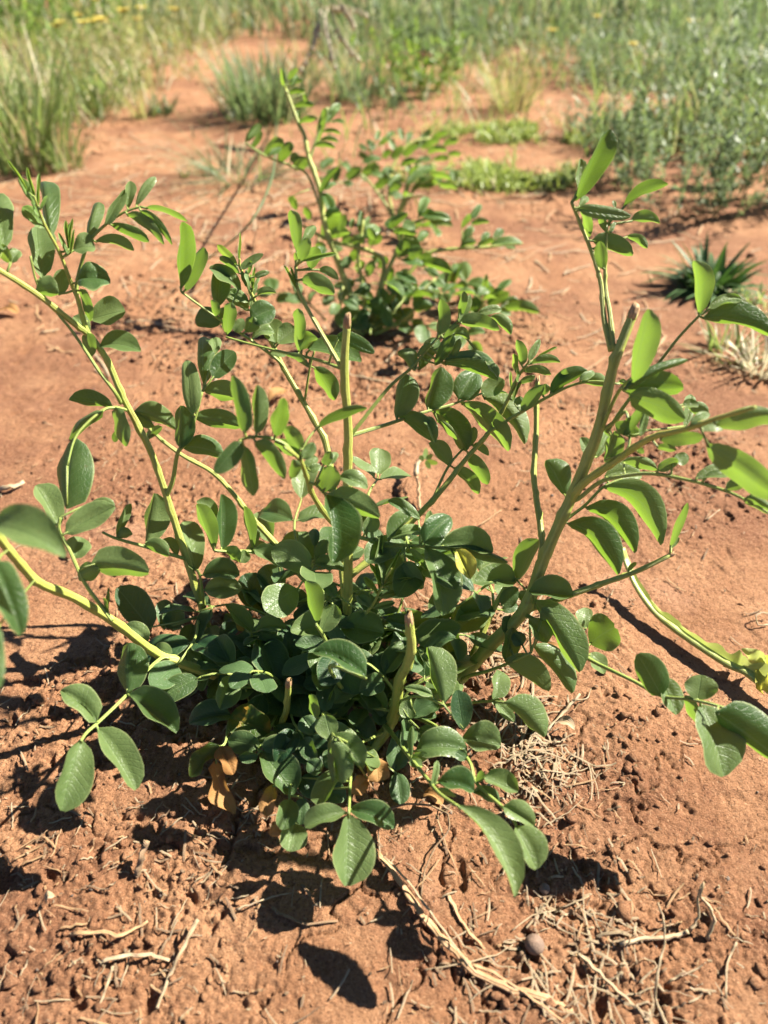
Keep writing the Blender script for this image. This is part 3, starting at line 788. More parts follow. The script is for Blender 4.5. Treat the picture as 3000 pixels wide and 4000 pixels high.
LV = """
# upper left shoot
@A R3r
710 722 800 392 15 78 fn; 850 572 1015 290 25 55 nf; 1030 450 1050 222 18 55 nf; 1098 432 1258 188 28 42 nf
770 712 1085 785 60 15 ff; 890 572 1205 715 55 20 ff; 1020 492 1325 735 55 18 ff; 1130 462 1392 738 42 12 ff; 1180 437 1515 550 30 12 ff
@A S3u
590 785 772 765 105 40 nn; 410 690 345 225 20 118 fn; 370 600 185 430 55 45 nn myoung; 620 1040 895 1042 115 62 nn k.2
650 1095 732 1358 48 20 ff; 732 1345 1013 1275 125 62 nn d.01
720 1480 595 1320 40 70 nn; 700 1450 738 1645 55 45 ff; 480 1150 505 935 55 60 nn
560 800 530 540 12 14 nn myoung d-.004; 565 800 588 525 12 12 nn myoung; 550 820 472 640 14 16 nn myoung; 560 790 560 560 12 10 ff myoung; 575 810 600 610 10 12 nn myoung
300 425 150 200 25 42 nn myoung; 300 430 215 110 12 12 nn myoung; 310 432 318 160 14 14 nn myoung; 330 450 382 340 12 14 nn myoung; 240 330 60 50 10 9 nn myoung; 325 520 255 380 14 22 nn myoung
@A R3c
340 1010 300 585 60 128 nn; 285 1118 475 1138 118 10 ff
@A S3
805 1560 1140 1600 102 34 nn k.1; 30 780 -60 330 80 128 nn; 90 885 -25 740 42 40 ff myoung; 90 880 166 790 60 35 nn
@A R22
915 2055 560 1995 25 82 ff
@E R22
835 220 560 445 55 22 ff; 942 190 1022 505 55 48 ff k.1; 540 1010 600 440 70 172 fn; 940 380 930 472 24 24 ff
# middle left, behind
@B R11
10 682 22 140 12 105 ff; 45 702 200 345 35 72 ff; 310 830 340 500 58 78 nn; 500 690 245 508 40 62 nn; 340 960 130 920 70 78 ff mleaf_o
300 912 262 770 15 42 ff; 330 922 405 850 38 20 nn; 385 1052 420 790 40 54 ff; 450 1030 520 925 40 40 nn; 540 1032 600 905 35 72 ff d-.004
590 1085 770 1040 75 12 nn; 780 1130 720 930 58 88 nn d-.006; 800 1122 960 1010 88 58 nn d-.01
@B S11
580 930 775 840 92 82 nn d-.008; 560 862 370 740 30 78 nn; 560 790 400 690 30 40 nn
470 492 310 325 25 30 ff myoung; 490 560 330 420 30 30 ff; 485 490 495 220 9 10 nn myoung; 495 522 680 400 34 25 nf; 560 562 580 450 10 18 ff; 610 582 730 545 24 20 nf; 600 680 650 590 12 14 nn; 630 732 785 715 40 10 ff
570 702 540 520 14 14 nn; 590 682 612 500 12 12 nn myoung; 600 690 575 560 10 12 ff; 585 760 630 640 14 16 nn; 540 660 500 540 12 14 ff; 575 830 600 720 18 18 nn
@B R10b
970 1200 960 840 30 52 ff; 985 1182 1120 1080 88 20 ff; 1050 1322 870 1220 8 40 ff; 730 1192 870 1212 18 25 nn; 1040 1162 1475 1270 108 30 nn k.3; 1280 1052 1580 1200 58 42 nf
@B R11b
1090 1312 1260 1580 82 42 ff
@B S10
955 392 900 45 25 62 ff; 985 342 1100 170 25 40 nn; 975 452 1045 270 40 48 ff d-.005; 985 457 1270 395 15 22 nn d-.008; 1060 522 1110 340 40 54 ff; 990 602 1255 725 88 30 ff; 1130 522 1290 605 36 25 nf; 950 502 940 385 12 25 ff myoung
950 682 850 490 12 12 nn myoung; 945 642 900 500 10 10 nn myoung; 960 700 915 560 9 10 nn myoung; 1000 600 1110 560 24 20 nn
@B R21
110 1702 60 1260 48 78 fn; 200 1462 190 1070 34 98 fn; 270 1402 450 1190 78 70 nn; 300 1202 270 1080 30 52 nn; 195 1502 470 1560 98 42 nf; 115 1722 500 1800 88 42 nf; 20 1962 360 2030 92 45 nf
@E R21
1462 522 1470 175 45 98 fn d-.004
@B R13
530 1852 430 1385 30 84 ff k-.1; 625 1862 630 1460 26 84 fn k-.1; 775 1882 845 1565 40 68 ff
@F R13
500 50 285 305 78 52 nf; 520 80 600 490 60 54 ff; 610 50 850 355 84 22 ff; 990 190 770 60 32 58 ff
@B R13c
1120 1805 1520 1650 48 24 ff; 985 1985 850 1800 48 60 ff
@F R13c
900 355 930 195 14 64 ff; 1000 190 1090 60 35 50 nn; 1010 260 1120 180 34 40 nn d.02; 1050 290 1150 250 30 34 nn d.02
@F R13b
1160 457 1240 250 68 88 ff; 1290 342 1525 430 78 32 nn; 1230 472 1620 670 108 42 nf k.5; 1190 482 1240 1035 205 22 fn b-25 k.3; 1170 240 1230 130 30 40 ff; 1230 240 1280 140 34 24 nn
@F R23
280 932 140 560 20 92 ff; 310 652 140 540 22 62 nn d.006; 340 932 340 480 22 112 nn; 350 925 485 1025 72 14 ff; 490 1032 530 930 22 58 nn; 590 932 525 575 14 60 ff; 610 905 640 760 22 22 nn; 605 925 855 1065 84 26 nn
@F R24,B8
140 1102 40 700 78 108 nn d.012; 190 1132 490 1130 108 36 nn k.2; 205 1252 505 1235 74 78 nn k.2; 700 1440 520 1130 108 118 nn mleaf_o; 790 1302 700 1050 90 108 nn mleaf_o; 850 1302 1050 1350 60 60 nn mleaf_o; 690 1412 530 1250 22 30 nn mleaf_o
@F R28,B6
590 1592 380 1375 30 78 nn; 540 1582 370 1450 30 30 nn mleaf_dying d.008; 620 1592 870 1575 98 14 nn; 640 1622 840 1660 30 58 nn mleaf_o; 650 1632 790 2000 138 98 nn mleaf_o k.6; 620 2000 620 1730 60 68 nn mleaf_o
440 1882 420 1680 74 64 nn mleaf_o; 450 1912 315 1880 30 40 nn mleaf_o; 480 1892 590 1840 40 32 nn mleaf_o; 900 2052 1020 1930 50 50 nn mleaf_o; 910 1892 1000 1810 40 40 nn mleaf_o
110 1852 58 1780 13 14 nn myoung; 130 1862 140 1800 13 14 nn myoung; 180 1882 170 1810 14 14 nn myoung
@F R27
1110 1532 1025 1180 22 94 ff; 1150 1592 1260 1370 42 88 nf; 1200 1350 1240 1200 40 36 nn d.04; 
@F R29
1510 1962 1085 1760 14 162 nn k.2 b10; 1100 2082 1120 1800 70 88 nn mleaf_o d.03; 1250 1960 1180 1760 40 50 nn d.05 mleaf_o
@F R25
1080 1022 970 785 26 72 nn; 1100 902 1095 755 35 35 nn mleaf_o; 1110 997 1200 850 40 45 nn; 1090 1037 1340 1100 68 24 nn
@G SP
200 1222 350 920 15 14 nn myoung; 190 1222 95 1040 15 20 nn myoung; 160 1292 40 1150 22 22 nn myoung; 200 1222 430 1155 14 12 nn myoung; 180 1312 400 1280 28 22 nn; 130 1402 295 1355 26 24 nn; 100 1382 0 1300 30 32 nn
@F SP
1550 1402 1425 1290 30 58 nn; 1280 1300 1185 1210 44 40 nn mleaf_o
@G R26
240 842 430 640 88 14 nn; 245 837 525 765 50 36 nn d-.004; 60 782 130 645 40 68 nn; 515 872 580 610 22 40 nn; 530 872 745 660 88 88 nn; 665 892 1090 950 158 8 nn; 720 902 1210 1030 24 52 ff; 540 912 690 1460 158 58 nn k.35 b-30 d-.006
410 917 590 1120 32 18 ff; 370 1022 520 1245 50 58 nn; 190 902 250 1260 128 50 nn k.3; 190 802 170 1250 22 32 nn; 500 682 240 530 24 58 nn; 70 812 -60 540 32 50 nn; 905 1165 795 925 42 86 nf mleaf_yellow d-.012; 600 880 670 800 26 30 nn myoung d.01
@G S14h
1280 1192 940 1190 32 128 nn k.2; 1290 1182 1460 845 106 24 ff; 1380 1268 1320 1345 58 48 nn d-.02; 1170 1390 1280 1230 60 60 nn mleaf_o; 1160 1420 1290 1380 40 40 nn mleaf_o d.01
@G S14f
1380 1267 1740 1300 128 28 nn k.2 d-.01
@Q S14f,R14g
-20 82 300 600 148 30 nf k.3 d-.012 b-10; 375 395 566 272 128 118 ff e.06 d.02; 350 290 340 135 58 44 nn d.02; 375 462 480 610 60 34 nn d.02; -40 402 250 750 98 26 nf d.015
@G R15b
1380 1492 1530 1680 98 42 nn; 1190 1832 1250 1560 42 82 nn; 1195 1812 1550 2065 98 56 nf b-30; 1180 1600 1260 1480 60 60 nn mleaf_o d.01; 1330 1700 1260 1600 50 50 nn mleaf_o d.012; 1480 1500 1560 1400 40 40 ff
@Q R14g
890 772 720 470 70 108 fn; 890 642 1000 905 88 42 nn k.3; 1150 802 1180 620 88 112 nn; 1060 767 1160 970 40 36 ff; 1170 832 1340 1350 188 88 nn k.4; 1280 887 1750 1240 168 42 nf k.3
@K R15
1090 272 1120 35 16 106 nn; 1190 292 1505 580 148 24 nf; 1080 267 1260 455 50 32 nn
@K B7
690 316 560 -150 34 148 fn k.4; 600 242 380 180 24 42 nn; 410 442 395 255 60 60 nn; 450 392 640 290 88 52 nn mleaf_o; 850 522 800 200 60 88 nn mleaf_o
@K R16b
840 587 1150 650 148 58 nn; 920 1022 1140 1120 80 16 nn mleaf_o; 1015 902 1290 1025 108 26 nn; 960 952 1000 850 20 34 ff; 1170 1142 1420 1300 108 34 nn; 1275 1302 1440 1650 146 60 nn k.5; 880 760 790 700 40 40 nn mleaf_o
@K R16
470 682 880 690 146 68 nn k.3; 430 742 440 490 32 14 ff; 430 752 570 730 34 40 ff; 600 1002 640 770 20 26 nn; 645 942 935 1020 146 20 nn k.3; 600 1002 790 1060 22 22 ff; 805 1132 1265 1870 150 28 nn b-95 k.35; 520 820 410 780 30 40 nn d.01
@K R18
330 522 300 850 88 68 nn mleaf_o d.03; 310 862 345 1125 74 64 nn mleaf_o d.025
@J R18
1355 1192 1020 1310 26 116 nn; 1375 1167 1740 1310 118 52 nn; 1370 1202 1350 1785 196 80 nn k.3; 990 900 1150 1050 80 88 nn mleaf_o d.04; 1150 1000 1350 1080 80 70 nn mleaf_o d.03
@J B1
620 172 430 240 60 78 nn; 800 200 720 380 88 88 nn mleaf_o
@J B5
420 402 80 470 50 116 nn mleaf_o; 400 422 735 540 126 126 nn mleaf_dying k.2; 320 642 90 900 40 78 nn mleaf_dying; 330 652 440 880 68 60 nn mleaf_dead; 290 772 450 1200 50 78 nn mleaf_dead b30
@J B2
655 657 395 600 84 84 nn; 670 662 930 640 78 46 nn; 920 692 1230 680 106 106 nn mleaf_o; 640 722 480 740 60 16 nn mleaf_o; 655 702 920 1050 156 72 nn k.3; 900 400 1060 500 98 98 nn mleaf_o
@J B4
900 1082 830 1330 88 60 nn; 1000 1062 980 1290 60 60 nn mleaf_o; 940 1272 890 1505 108 80 nn; 760 962 700 1220 50 60 nn mleaf_dead; 830 1260 740 1380 50 40 nn mleaf_dead
@J B3
1235 602 1180 400 88 70 nn; 1110 432 1060 230 26 40 ff; 1310 422 1290 280 88 60 nn; 1335 417 1555 650 128 20 nn; 1240 557 1480 820 118 16 nn; 1230 612 1320 950 118 24 nf; 1210 612 1245 940 26 20 ff; 1180 372 1200 140 70 60 nn mleaf_o; 1180 380 1262 170 6 6 nn myoung
1530 902 1400 1040 60 60 nn mleaf_dead d.03; 1600 740 1610 940 80 80 nn mleaf_dead d.035
@J B1,B2,B3
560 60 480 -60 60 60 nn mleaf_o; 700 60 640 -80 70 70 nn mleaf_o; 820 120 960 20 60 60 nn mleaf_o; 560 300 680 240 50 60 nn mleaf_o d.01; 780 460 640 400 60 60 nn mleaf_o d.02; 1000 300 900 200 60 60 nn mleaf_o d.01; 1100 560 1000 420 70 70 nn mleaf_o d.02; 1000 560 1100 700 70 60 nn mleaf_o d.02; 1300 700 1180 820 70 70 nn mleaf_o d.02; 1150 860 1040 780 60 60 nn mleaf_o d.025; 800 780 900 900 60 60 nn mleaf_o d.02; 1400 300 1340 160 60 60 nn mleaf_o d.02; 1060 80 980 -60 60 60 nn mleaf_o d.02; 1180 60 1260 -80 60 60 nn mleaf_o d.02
# left, lower
@E S4
-80 1150 530 1392 190 70 nn k.3 d-.045; -60 1432 170 2030 138 96 nn k.2 d-.05
@I S4
-40 100 0 592 62 60 nn d-.09
@E R20
480 1162 290 822 42 126 nn; 530 1212 930 990 108 62 nn; 740 1452 1205 1530 138 62 nf; 640 1592 810 1500 88 42 ff; 600 1412 650 1240 70 98 nn; 740 960 930 980 40 20 nn d.01; 870 1870 880 1650 12 12 ff myoung; 880 1860 840 1730 12 14 ff myoung
@E R19
945 1252 1060 970 32 32 nn; 945 1257 1075 1215 58 14 ff; 1180 1302 1250 885 24 146 fn; 1170 1297 1365 1395 78 14 ff; 1440 1392 1320 1260 14 60 nn
@E S3
1220 1992 950 1650 88 136 nn mleaf_o; 1330 1992 1340 1745 60 60 nn mleaf_o; 1400 2002 1440 1790 88 62 nn mleaf_o
@I S4
1200 222 1010 90 34 78 nn d.02; 1240 302 1400 330 68 60 nn d.015; 1500 362 1560 80 70 80 nn d.02; 1560 380 1650 200 60 70 nn mleaf_o d.025
@E S12
1085 222 1425 370 98 26 nf; 1090 232 1250 340 14 60 nn; 1170 462 1310 345 30 32 ff
@I R17
1030 627 1050 230 60 146 fn; 1045 647 1430 960 166 28 nn k.3; 780 872 490 620 44 146 nn; 790 922 1100 1420 158 46 nn k.3; 665 1022 500 1590 166 64 nn k.3
# right shoot
@D S14d1
270 707 520 195 18 108 ff k-.5; 290 642 310 405 18 50 nn; 290 762 670 820 40 46 nf; 320 767 370 970 40 22 ff; 390 992 685 1100 84 22 ff; 640 962 790 1050 44 14 ff d.005; 300 750 362 680 20 26 nn
@D S14d2
620 747 940 590 58 18 ff b-20; 670 852 880 870 62 10 ff; 490 932 450 830 25 25 ff; 470 1202 450 1000 44 36 ff; 560 760 545 705 12 14 nn; 520 940 560 860 14 14 nn
@D R14e
1160 1532 1125 1140 20 102 ff; 1230 1482 1470 1420 40 22 nn; 1190 1557 1690 1680 126 26 ff k-.1
@D R14e2
680 2020 800 1490 36 106 ff d-.012
@H R14e2
620 222 1050 210 108 62 ff d-.01 k0; 660 262 1060 440 88 88 ff d-.008; 610 227 1080 10 26 32 ff d-.016
@H R14c
480 747 560 520 24 88 ff d.01; 740 542 560 470 50 42 ff; 1040 332 1160 345 40 14 nn; 1080 342 1230 400 40 48 ff; 620 560 760 350 30 30 ff; 740 560 790 360 22 26 nn d-.006; 700 500 640 430 24 24 ff; 1060 500 1100 260 30 44 nn d.02; 530 560 480 500 20 20 ff d.02
@H S14a
1215 622 1740 1000 98 92 ff k0; 1280 482 1760 440 62 68 ff k0; 880 582 1190 560 32 58 ff; 860 640 1000 660 26 20 ff; 1100 470 1240 400 30 26 nn; 1150 480 1350 490 30 44 nn; 720 680 760 650 26 26 ff
@H R14b
860 802 1010 730 30 40 ff; 980 722 1090 710 30 48 nn; 610 742 860 800 42 32 ff d.012; 1135 862 1360 770 30 40 nf; 1200 852 1490 830 36 18 nn; 1350 942 1540 900 50 24 ff; 1480 1012 1700 1120 40 32 ff; 1550 962 1700 930 40 40 ff
@H R14j
215 1187 580 1557 118 45 ff b-48 k.2; 345 1072 702 1400 106 42 ff b-52 k.2; 480 922 890 1342 116 50 ff b-78 k.2; 590 882 865 1030 60 14 ff; 480 852 750 850 88 44 nn d.012
@H S1
200 992 60 735 32 98 fn d.012; 400 722 310 570 32 50 nn d.01; 420 720 520 520 40 40 nn d.012
@H R7r
90 252 360 90 68 18 ff; 310 177 510 205 66 8 ff; 580 172 640 190 25 8 ff; 300 152 410 100 20 30 nn
@H S14f
950 1362 1080 1040 20 30 ff; 650 1530 712 1470 16 14 ff myoung; 960 1370 1020 1290 14 14 nn
# centre right sprays
@C R8a
645 1057 665 765 12 80 ff; 805 952 855 700 15 40 ff; 810 952 900 725 12 44 nn; 815 952 1140 1015 84 14 ff; 960 882 1160 850 44 20 nn; 1070 902 1235 1050 60 14 ff; 690 1092 820 970 26 20 ff; 770 1052 900 1090 58 8 ff
490 1337 640 1080 44 60 nn; 460 1347 320 1190 22 78 fn; 620 1302 770 1055 40 48 ff; 690 1292 820 1085 14 44 ff; 685 1292 1130 1420 118 20 ff b-20; 700 1262 1000 1250 54 8 nn; 1030 1272 1130 1400 44 12 nn; 470 1222 580 1120 16 26 ff
@C R8b
300 1722 380 1370 24 126 fn; 560 1662 670 1315 42 126 fn; 810 1572 960 1350 88 98 nn; 1000 1537 1180 1420 68 60 nn; 310 1702 610 1920 98 20 ff; 520 1722 620 1925 58 14 nn; 585 1647 880 1990 106 60 ff b-30; 825 1602 1220 1990 88 60 ff b-40; 1010 1562 1350 1935 106 44 nf b-45; 1040 1532 1210 1530 14 22 ff; 630 1742 800 1900 22 26 ff
@G R9
745 257 575 60 32 78 ff; 770 262 975 475 68 24 ff; 880 132 1050 395 58 42 ff; 920 82 1055 165 40 14 ff
@C R9
900 1952 940 1800 30 36 ff
@C R7r
1320 1672 1500 1460 46 46 ff; 1490 1542 1520 1450 22 40 ff; 1560 1542 1680 1330 26 50 ff; 1260 1612 1330 1560 22 32 nn
@C S7
1320 1302 1280 1095 14 58 ff; 1270 1352 1260 1205 18 25 ff myoung; 1380 1262 1470 1090 25 28 nn; 1430 1252 1610 1150 10 11 nn myoung; 1395 1287 1635 1275 40 18 ff; 1340 1347 1560 1375 44 14 ff; 1300 1442 1430 1390 22 26 ff; 1240 1552 1230 1350 11 10 nn myoung; 1260 1522 1320 1430 14 14 nn myoung; 1250 1592 1300 1440 13 12 nn myoung; 1290 1440 1290 1300 10 12 nn myoung
"""
LV = LV.replace('myoung', 'mleaf_y')
def upright(ax, c, skip):
    out = {}
    for g, (kind, pts, r0, r1, cut) in ax.items():
        if g in ('S10', 'S11', 'S12') or not any(g.startswith(q) for q in skip):
            pts = [(u, v, d - c * max(0.0, CAM_H + d * (-math.sin(PITCH) + (2000 - v) / FPX * math.cos(PITCH)))) for u, v, d in pts]
        out[g] = (kind, pts, r0, r1, cut)
    return out
AX = upright(AX, 0.25, ('S1', 'S4', 'S13', 'S14', 'R13', 'R14', 'R16', 'R17', 'S5', 'R29', 'R27', 'R18', 'B'))

mx, my = gpx(1380, 2800)
main_plant = empty('leafy_plant', (mx, my, gz(mx, my)), 'large green plant with cut stems and oval leaves standing sharp in the foreground', 'plant')
mobjs, mpaths = build_plant(main_plant, AX, LV, 100)
# low compound leaves crowding round the crown
rc = random.Random(44)
for k in range(34):
    a = rc.uniform(0, 2 * math.pi)
    bu, bv = 1340 + rc.uniform(-240, 230), 2750 + rc.uniform(-100, 140)
    bx, by = gpx(bu, bv)
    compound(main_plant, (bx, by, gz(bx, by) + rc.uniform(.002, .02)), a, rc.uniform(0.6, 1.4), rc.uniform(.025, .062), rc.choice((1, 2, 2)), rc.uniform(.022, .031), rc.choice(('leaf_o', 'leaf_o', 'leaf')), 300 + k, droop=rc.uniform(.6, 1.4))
for k in range(16):  # taller compound leaves, added to thicken the plant's shadow on the soil
    bu, bv = 1330 + rc.uniform(-260, 300), 2560 + rc.uniform(-60, 90)
    bx, by = gpx(bu, bv)
    compound(main_plant, (bx, by, gz(bx, by) + .004), rc.uniform(0, 2 * math.pi), rc.uniform(1.0, 1.45), rc.uniform(.06, .10), rc.choice((2, 2, 3)), rc.uniform(.024, .033), rc.choice(('leaf_o', 'leaf')), 360 + k, droop=rc.uniform(.9, 1.6))
for k, (g, f) in enumerate((('S2', .16), ('S12', .12), ('S12', .24), ('S11', .10), ('S7', .10), ('S7', .22), ('S14h', .5), ('S14h', .8), ('S3', .26), ('R26', .4), ('S4', .16))):  # extra compound leaves along the shoots, added to widen the shade below left
    sm, Pq, rq = mpaths[g]
    q = Pq[int(f * (len(Pq) - 1))]
    compound(main_plant, q, rc.uniform(0, 2 * math.pi), rc.uniform(0.2, 0.9), rc.uniform(.035, .065), rc.choice((1, 2, 2)), rc.uniform(.024, .034), rc.choice(('leaf_o', 'leaf', 'leaf')), 400 + k, droop=rc.uniform(.5, 1.3))
# woody crown where the shoots leave the soil
cpath = smooth_path([(1290, 2830, .482), (1345, 2790, .484), (1400, 2740, .480), (1450, 2700, .474)], 5)
cP = np.array([px(*q) for q in cpath])
cP[:, 2] = np.array([gz(p[0], p[1]) for p in cP]) + np.linspace(-0.004, 0.012, len(cP))
V, Fc, UV = tube_geo(cP, np.linspace(0.010, 0.008, len(cP)), 10, ridge=0.08)
mesh_obj('crown', V, Fc, M['straw_dark'], main_plant, UV)
# red bud at the foot of the left shoot
b0 = px(850, 2512, .508)
V, Fc, UV = tube_geo([b0 + np.array([-.001, .002, -.001]), b0, b0 + np.array([.0016, -.002, .0016]), b0 + np.array([.002, -.0026, .002])], [.002, .0024, .002, .0008], 8)
mesh_obj('bud', V, Fc, M['scar'], main_plant, UV)

# ------------------------------------------------------------------ the plants behind
AX2 = {
 'a': ('stem', [(1420, 1290, .925), (1330, 1050, .90), (1268, 874, .885), (1250, 747, .880), (1207, 621, .875), (1189, 530, .872), (1165, 482, .870), (1111, 338, .862)], 13, 6, False),
 'a2': ('leaf_stalk', [(1210, 630, .876), (1230, 560, .874), (1280, 420, .870)], 5, 4, False),
 'a3': ('leaf_stalk', [(1262, 850, .884), (1205, 690, .880), (1140, 650, .876), (1040, 610, .870), (960, 560, .866)], 5, 4, False),
 'b': ('stem', [(1440, 1300, .925), (1470, 1180, .91), (1500, 1030, .90), (1440, 980, .895), (1290, 940, .89), (1180, 880, .885)], 10, 6, False),
 'c': ('stem', [(1460, 1300, .925), (1560, 1120, .92), (1660, 1000, .92), (1740, 975, .92), (1900, 965, .925), (2040, 950, .93)], 9, 5, False),
 'd': ('stem', [(1450, 1300, .92), (1500, 1100, .90), (1560, 960, .89), (1600, 880, .885), (1720, 840, .885)], 9, 5, False),
 'e': ('stem', [(1430, 1300, .92), (1420, 1150, .905), (1400, 1000, .895), (1420, 860, .89)], 8, 5, False),
 'f': ('stem', [(1460, 1310, .92), (1600, 1230, .90), (1640, 1150, .89), (1700, 1090, .89)], 8, 5, False),
 'g': ('stem', [(1420, 1310, .92), (1330, 1250, .90), (1330, 1180, .89), (1340, 1120, .89)], 8, 5, False),
}
LV2 = """
@R a
440 800 565 770 22 14 ff; 410 690 542 680 24 12 ff; 380 605 490 590 22 10 ff; 372 545 470 520 20 10 ff; 370 520 430 440 14 22 ff; 345 560 330 440 10 14 ff; 430 800 440 710 16 20 nn; 480 600 490 660 12 12 ff; 400 560 440 490 12 14 nn
505 1030 410 1090 40 38 ff; 590 1240 690 1190 16 14 nn; 600 1250 660 1390 40 20 nn; 610 1400 720 1380 30 20 ff; 580 1250 700 1080 20 18 ff
@R a2
540 945 680 960 24 6 ff; 575 915 700 920 20 6 ff; 590 860 715 870 18 6 ff; 560 940 610 700 14 26 ff; 620 800 712 670 30 20 nn; 600 800 620 700 12 14 ff; 650 790 740 790 14 8 nn; 640 740 700 700 14 14 nn
@R a3
95 920 195 800 20 32 nn; 135 960 200 850 12 24 ff; 215 1018 340 900 28 40 ff; 310 1055 395 920 26 40 ff; 390 1050 440 1000 24 24 nn; 250 1010 330 960 14 20 nn; 385 1270 430 1360 20 22 ff; 480 1340 520 1420 20 22 ff
@S b
455 557 530 410 28 40 ff; 480 552 595 520 26 20 ff; 600 502 612 450 9 11 nn; 640 522 652 410 10 14 nn; 672 502 690 440 10 11 nn; 665 547 745 500 30 26 nn; 560 582 600 540 20 20 ff; 600 572 670 560 26 20 ff; 690 582 750 530 30 26 ff; 540 520 570 430 14 20 ff; 430 570 470 620 20 20 ff; 500 620 560 600 20 14 nn; 640 600 600 660 20 20 ff; 720 560 690 500 16 18 ff; 470 590 440 660 20 20 nn
@S d
790 502 885 425 18 20 ff; 810 522 930 530 25 8 ff; 820 527 945 600 35 16 ff; 840 642 890 570 30 30 ff; 890 652 960 600 30 22 ff; 930 682 1105 720 35 14 ff; 770 492 830 440 15 20 nn; 860 472 920 500 22 20 nn; 935 562 985 515 16 20 nn; 850 660 960 680 20 16 nn; 1000 620 940 690 24 24 ff; 940 432 1100 452 22 14 nn; 935 432 985 345 15 25 nn; 940 440 1020 420 20 8 ff
@S c
1145 592 1225 570 25 12 ff; 1230 587 1320 560 22 10 ff; 1300 582 1455 575 26 8 nn; 1150 562 1210 490 16 20 nn; 1310 552 1360 505 16 18 nn; 1200 482 1290 470 18 8 ff; 1200 452 1250 380 12 18 nn; 1150 502 1200 430 12 16 ff; 1340 575 1420 600 14 16 nn; 1250 560 1290 520 12 14 nn
@S e
630 722 660 660 20 20 ff; 680 742 715 660 20 20 ff; 790 772 800 690 14 18 ff; 560 700 600 640 20 20 nn; 620 760 560 800 24 24 nn; 700 780 640 830 24 24 nn; 740 700 780 640 20 20 ff; 580 800 540 860 20 20 nn; 660 800 700 870 24 20 nn; 740 800 790 870 24 20 nn; 600 660 540 690 18 18 ff; 700 640 760 660 16 18 nn
@S f
820 722 930 770 20 14 nn; 830 782 930 820 18 12 nn; 820 822 890 880 30 18 nn; 920 902 930 800 15 20 ff; 920 912 1010 890 36 8 ff; 1000 762 1080 800 18 12 nn; 850 900 910 950 26 24 nn; 800 880 850 960 26 24 nn; 880 800 960 850 22 18 nn; 760 900 800 990 24 26 nn; 900 960 960 1000 22 22 nn; 840 980 900 1010 22 22 nn; 960 700 1040 740 18 16 nn
@S g
540 880 500 930 22 22 nn; 560 900 620 950 26 24 nn; 600 880 560 960 22 24 nn; 680 900 640 980 24 24 nn; 700 940 760 1000 24 24 nn; 620 980 560 1000 22 22 nn; 520 840 460 880 20 20 nn; 640 840 580 880 22 22 nn; 700 850 760 900 24 22 nn; 560 860 640 900 20 20 nn; 720 960 680 1010 20 22 nn; 520 930 580 990 22 22 nn
"""
p2x, p2y = gpx(1440, 1310)
plant2 = empty('leafy_plant', (p2x, p2y, gz(p2x, p2y)), 'blurred bushy plant just behind the sharp one, with a tall pale stem', 'plant')
build_plant(plant2, AX2, LV2, 900, 'leaf_far', jit=0.02)

rc = random.Random(45)
for k in range(9):
    a = rc.uniform(0, 2 * math.pi)
    bx, by = p2x + rc.uniform(-.09, .10), p2y + rc.uniform(-.05, .09)
    compound(plant2, (bx, by, gz(bx, by) + rc.uniform(.0, .05)), a, rc.uniform(0.2, 0.9), rc.uniform(.05, .12), rc.choice((2, 3)), rc.uniform(.026, .036), 'leaf_far', 500 + k)
AX3 = {
 'a': ('stem', [(1545, 890, 1.22), (1551, 856, 1.215), (1570, 800, 1.205), (1593, 723, 1.20), (1606, 660, 1.195)], 11, 8, True),
 'b': ('leaf_stalk', [(1552, 870, 1.216), (1480, 760, 1.20), (1420, 690, 1.18), (1330, 640, 1.17)], 5, 4, False),
 'c': ('leaf_stalk', [(1560, 840, 1.214), (1620, 740, 1.20), (1700, 690, 1.18), (1760, 650, 1.18)], 6, 4, False),
 'd': ('stem', [(1550, 880, 1.217), (1520, 760, 1.22), (1540, 640, 1.24), (1600, 560, 1.25), (1680, 540, 1.26)], 6, 4, False),
 'e': ('stem', [(1550, 880, 1.217), (1500, 780, 1.23), (1470, 650, 1.24), (1440, 580, 1.24)], 6, 4, False),
}
LV3 = """
@S b
515 272 540 190 15 18 ff; 580 252 650 195 20 24 ff; 655 227 745 190 25 22 ff; 740 272 810 200 20 20 nn; 790 292 850 230 14 15 nn; 800 322 850 270 22 22 ff; 660 172 750 150 16 12 nn; 720 300 790 250 18 18 ff; 560 270 610 280 12 14 nn; 600 220 560 170 12 14 nn; 700 220 760 240 14 16 nn
@S c
900 312 1020 290 26 8 ff; 920 282 1050 240 15 14 nn; 880 280 960 200 14 18 nn; 960 270 1060 270 20 10 ff; 1000 230 1100 250 16 14 ff; 930 240 1010 190 14 18 nn; 1040 280 1130 300 16 12 ff; 900 250 920 190 12 14 ff
@S d
800 150 860 90 16 18 ff; 860 140 930 80 16 18 ff; 900 110 980 60 16 18 nn; 950 100 1040 60 16 14 ff; 980 120 1080 110 16 14 ff; 880 80 900 20 12 14 nn; 940 70 1000 10 14 14 nn; 1000 60 1080 20 14 14 ff; 1060 90 1140 60 16 12 ff; 820 110 790 50 12 14 nn; 850 190 930 160 16 14 ff; 920 180 1000 150 14 14 nn; 1010 160 1090 150 16 12 ff; 1080 130 1150 130 14 12 ff; 860 60 840 0 10 12 nn
@S e
720 110 680 60 14 14 nn; 740 90 790 40 12 14 ff; 690 160 640 120 14 14 ff; 760 150 800 110 14 14 ff; 730 60 740 10 10 12 nn; 680 110 640 80 12 12 nn; 770 60 820 20 10 12 nn
"""
p3x, p3y = gpx(1545, 900)
plant3 = empty('leafy_plant', (p3x, p3y, gz(p3x, p3y)), 'smaller leafy plant farthest back, with a cut pale stem, left of the green mats', 'plant')
build_plant(plant3, AX3, LV3, 1500, 'leaf_far', jit=0.03)

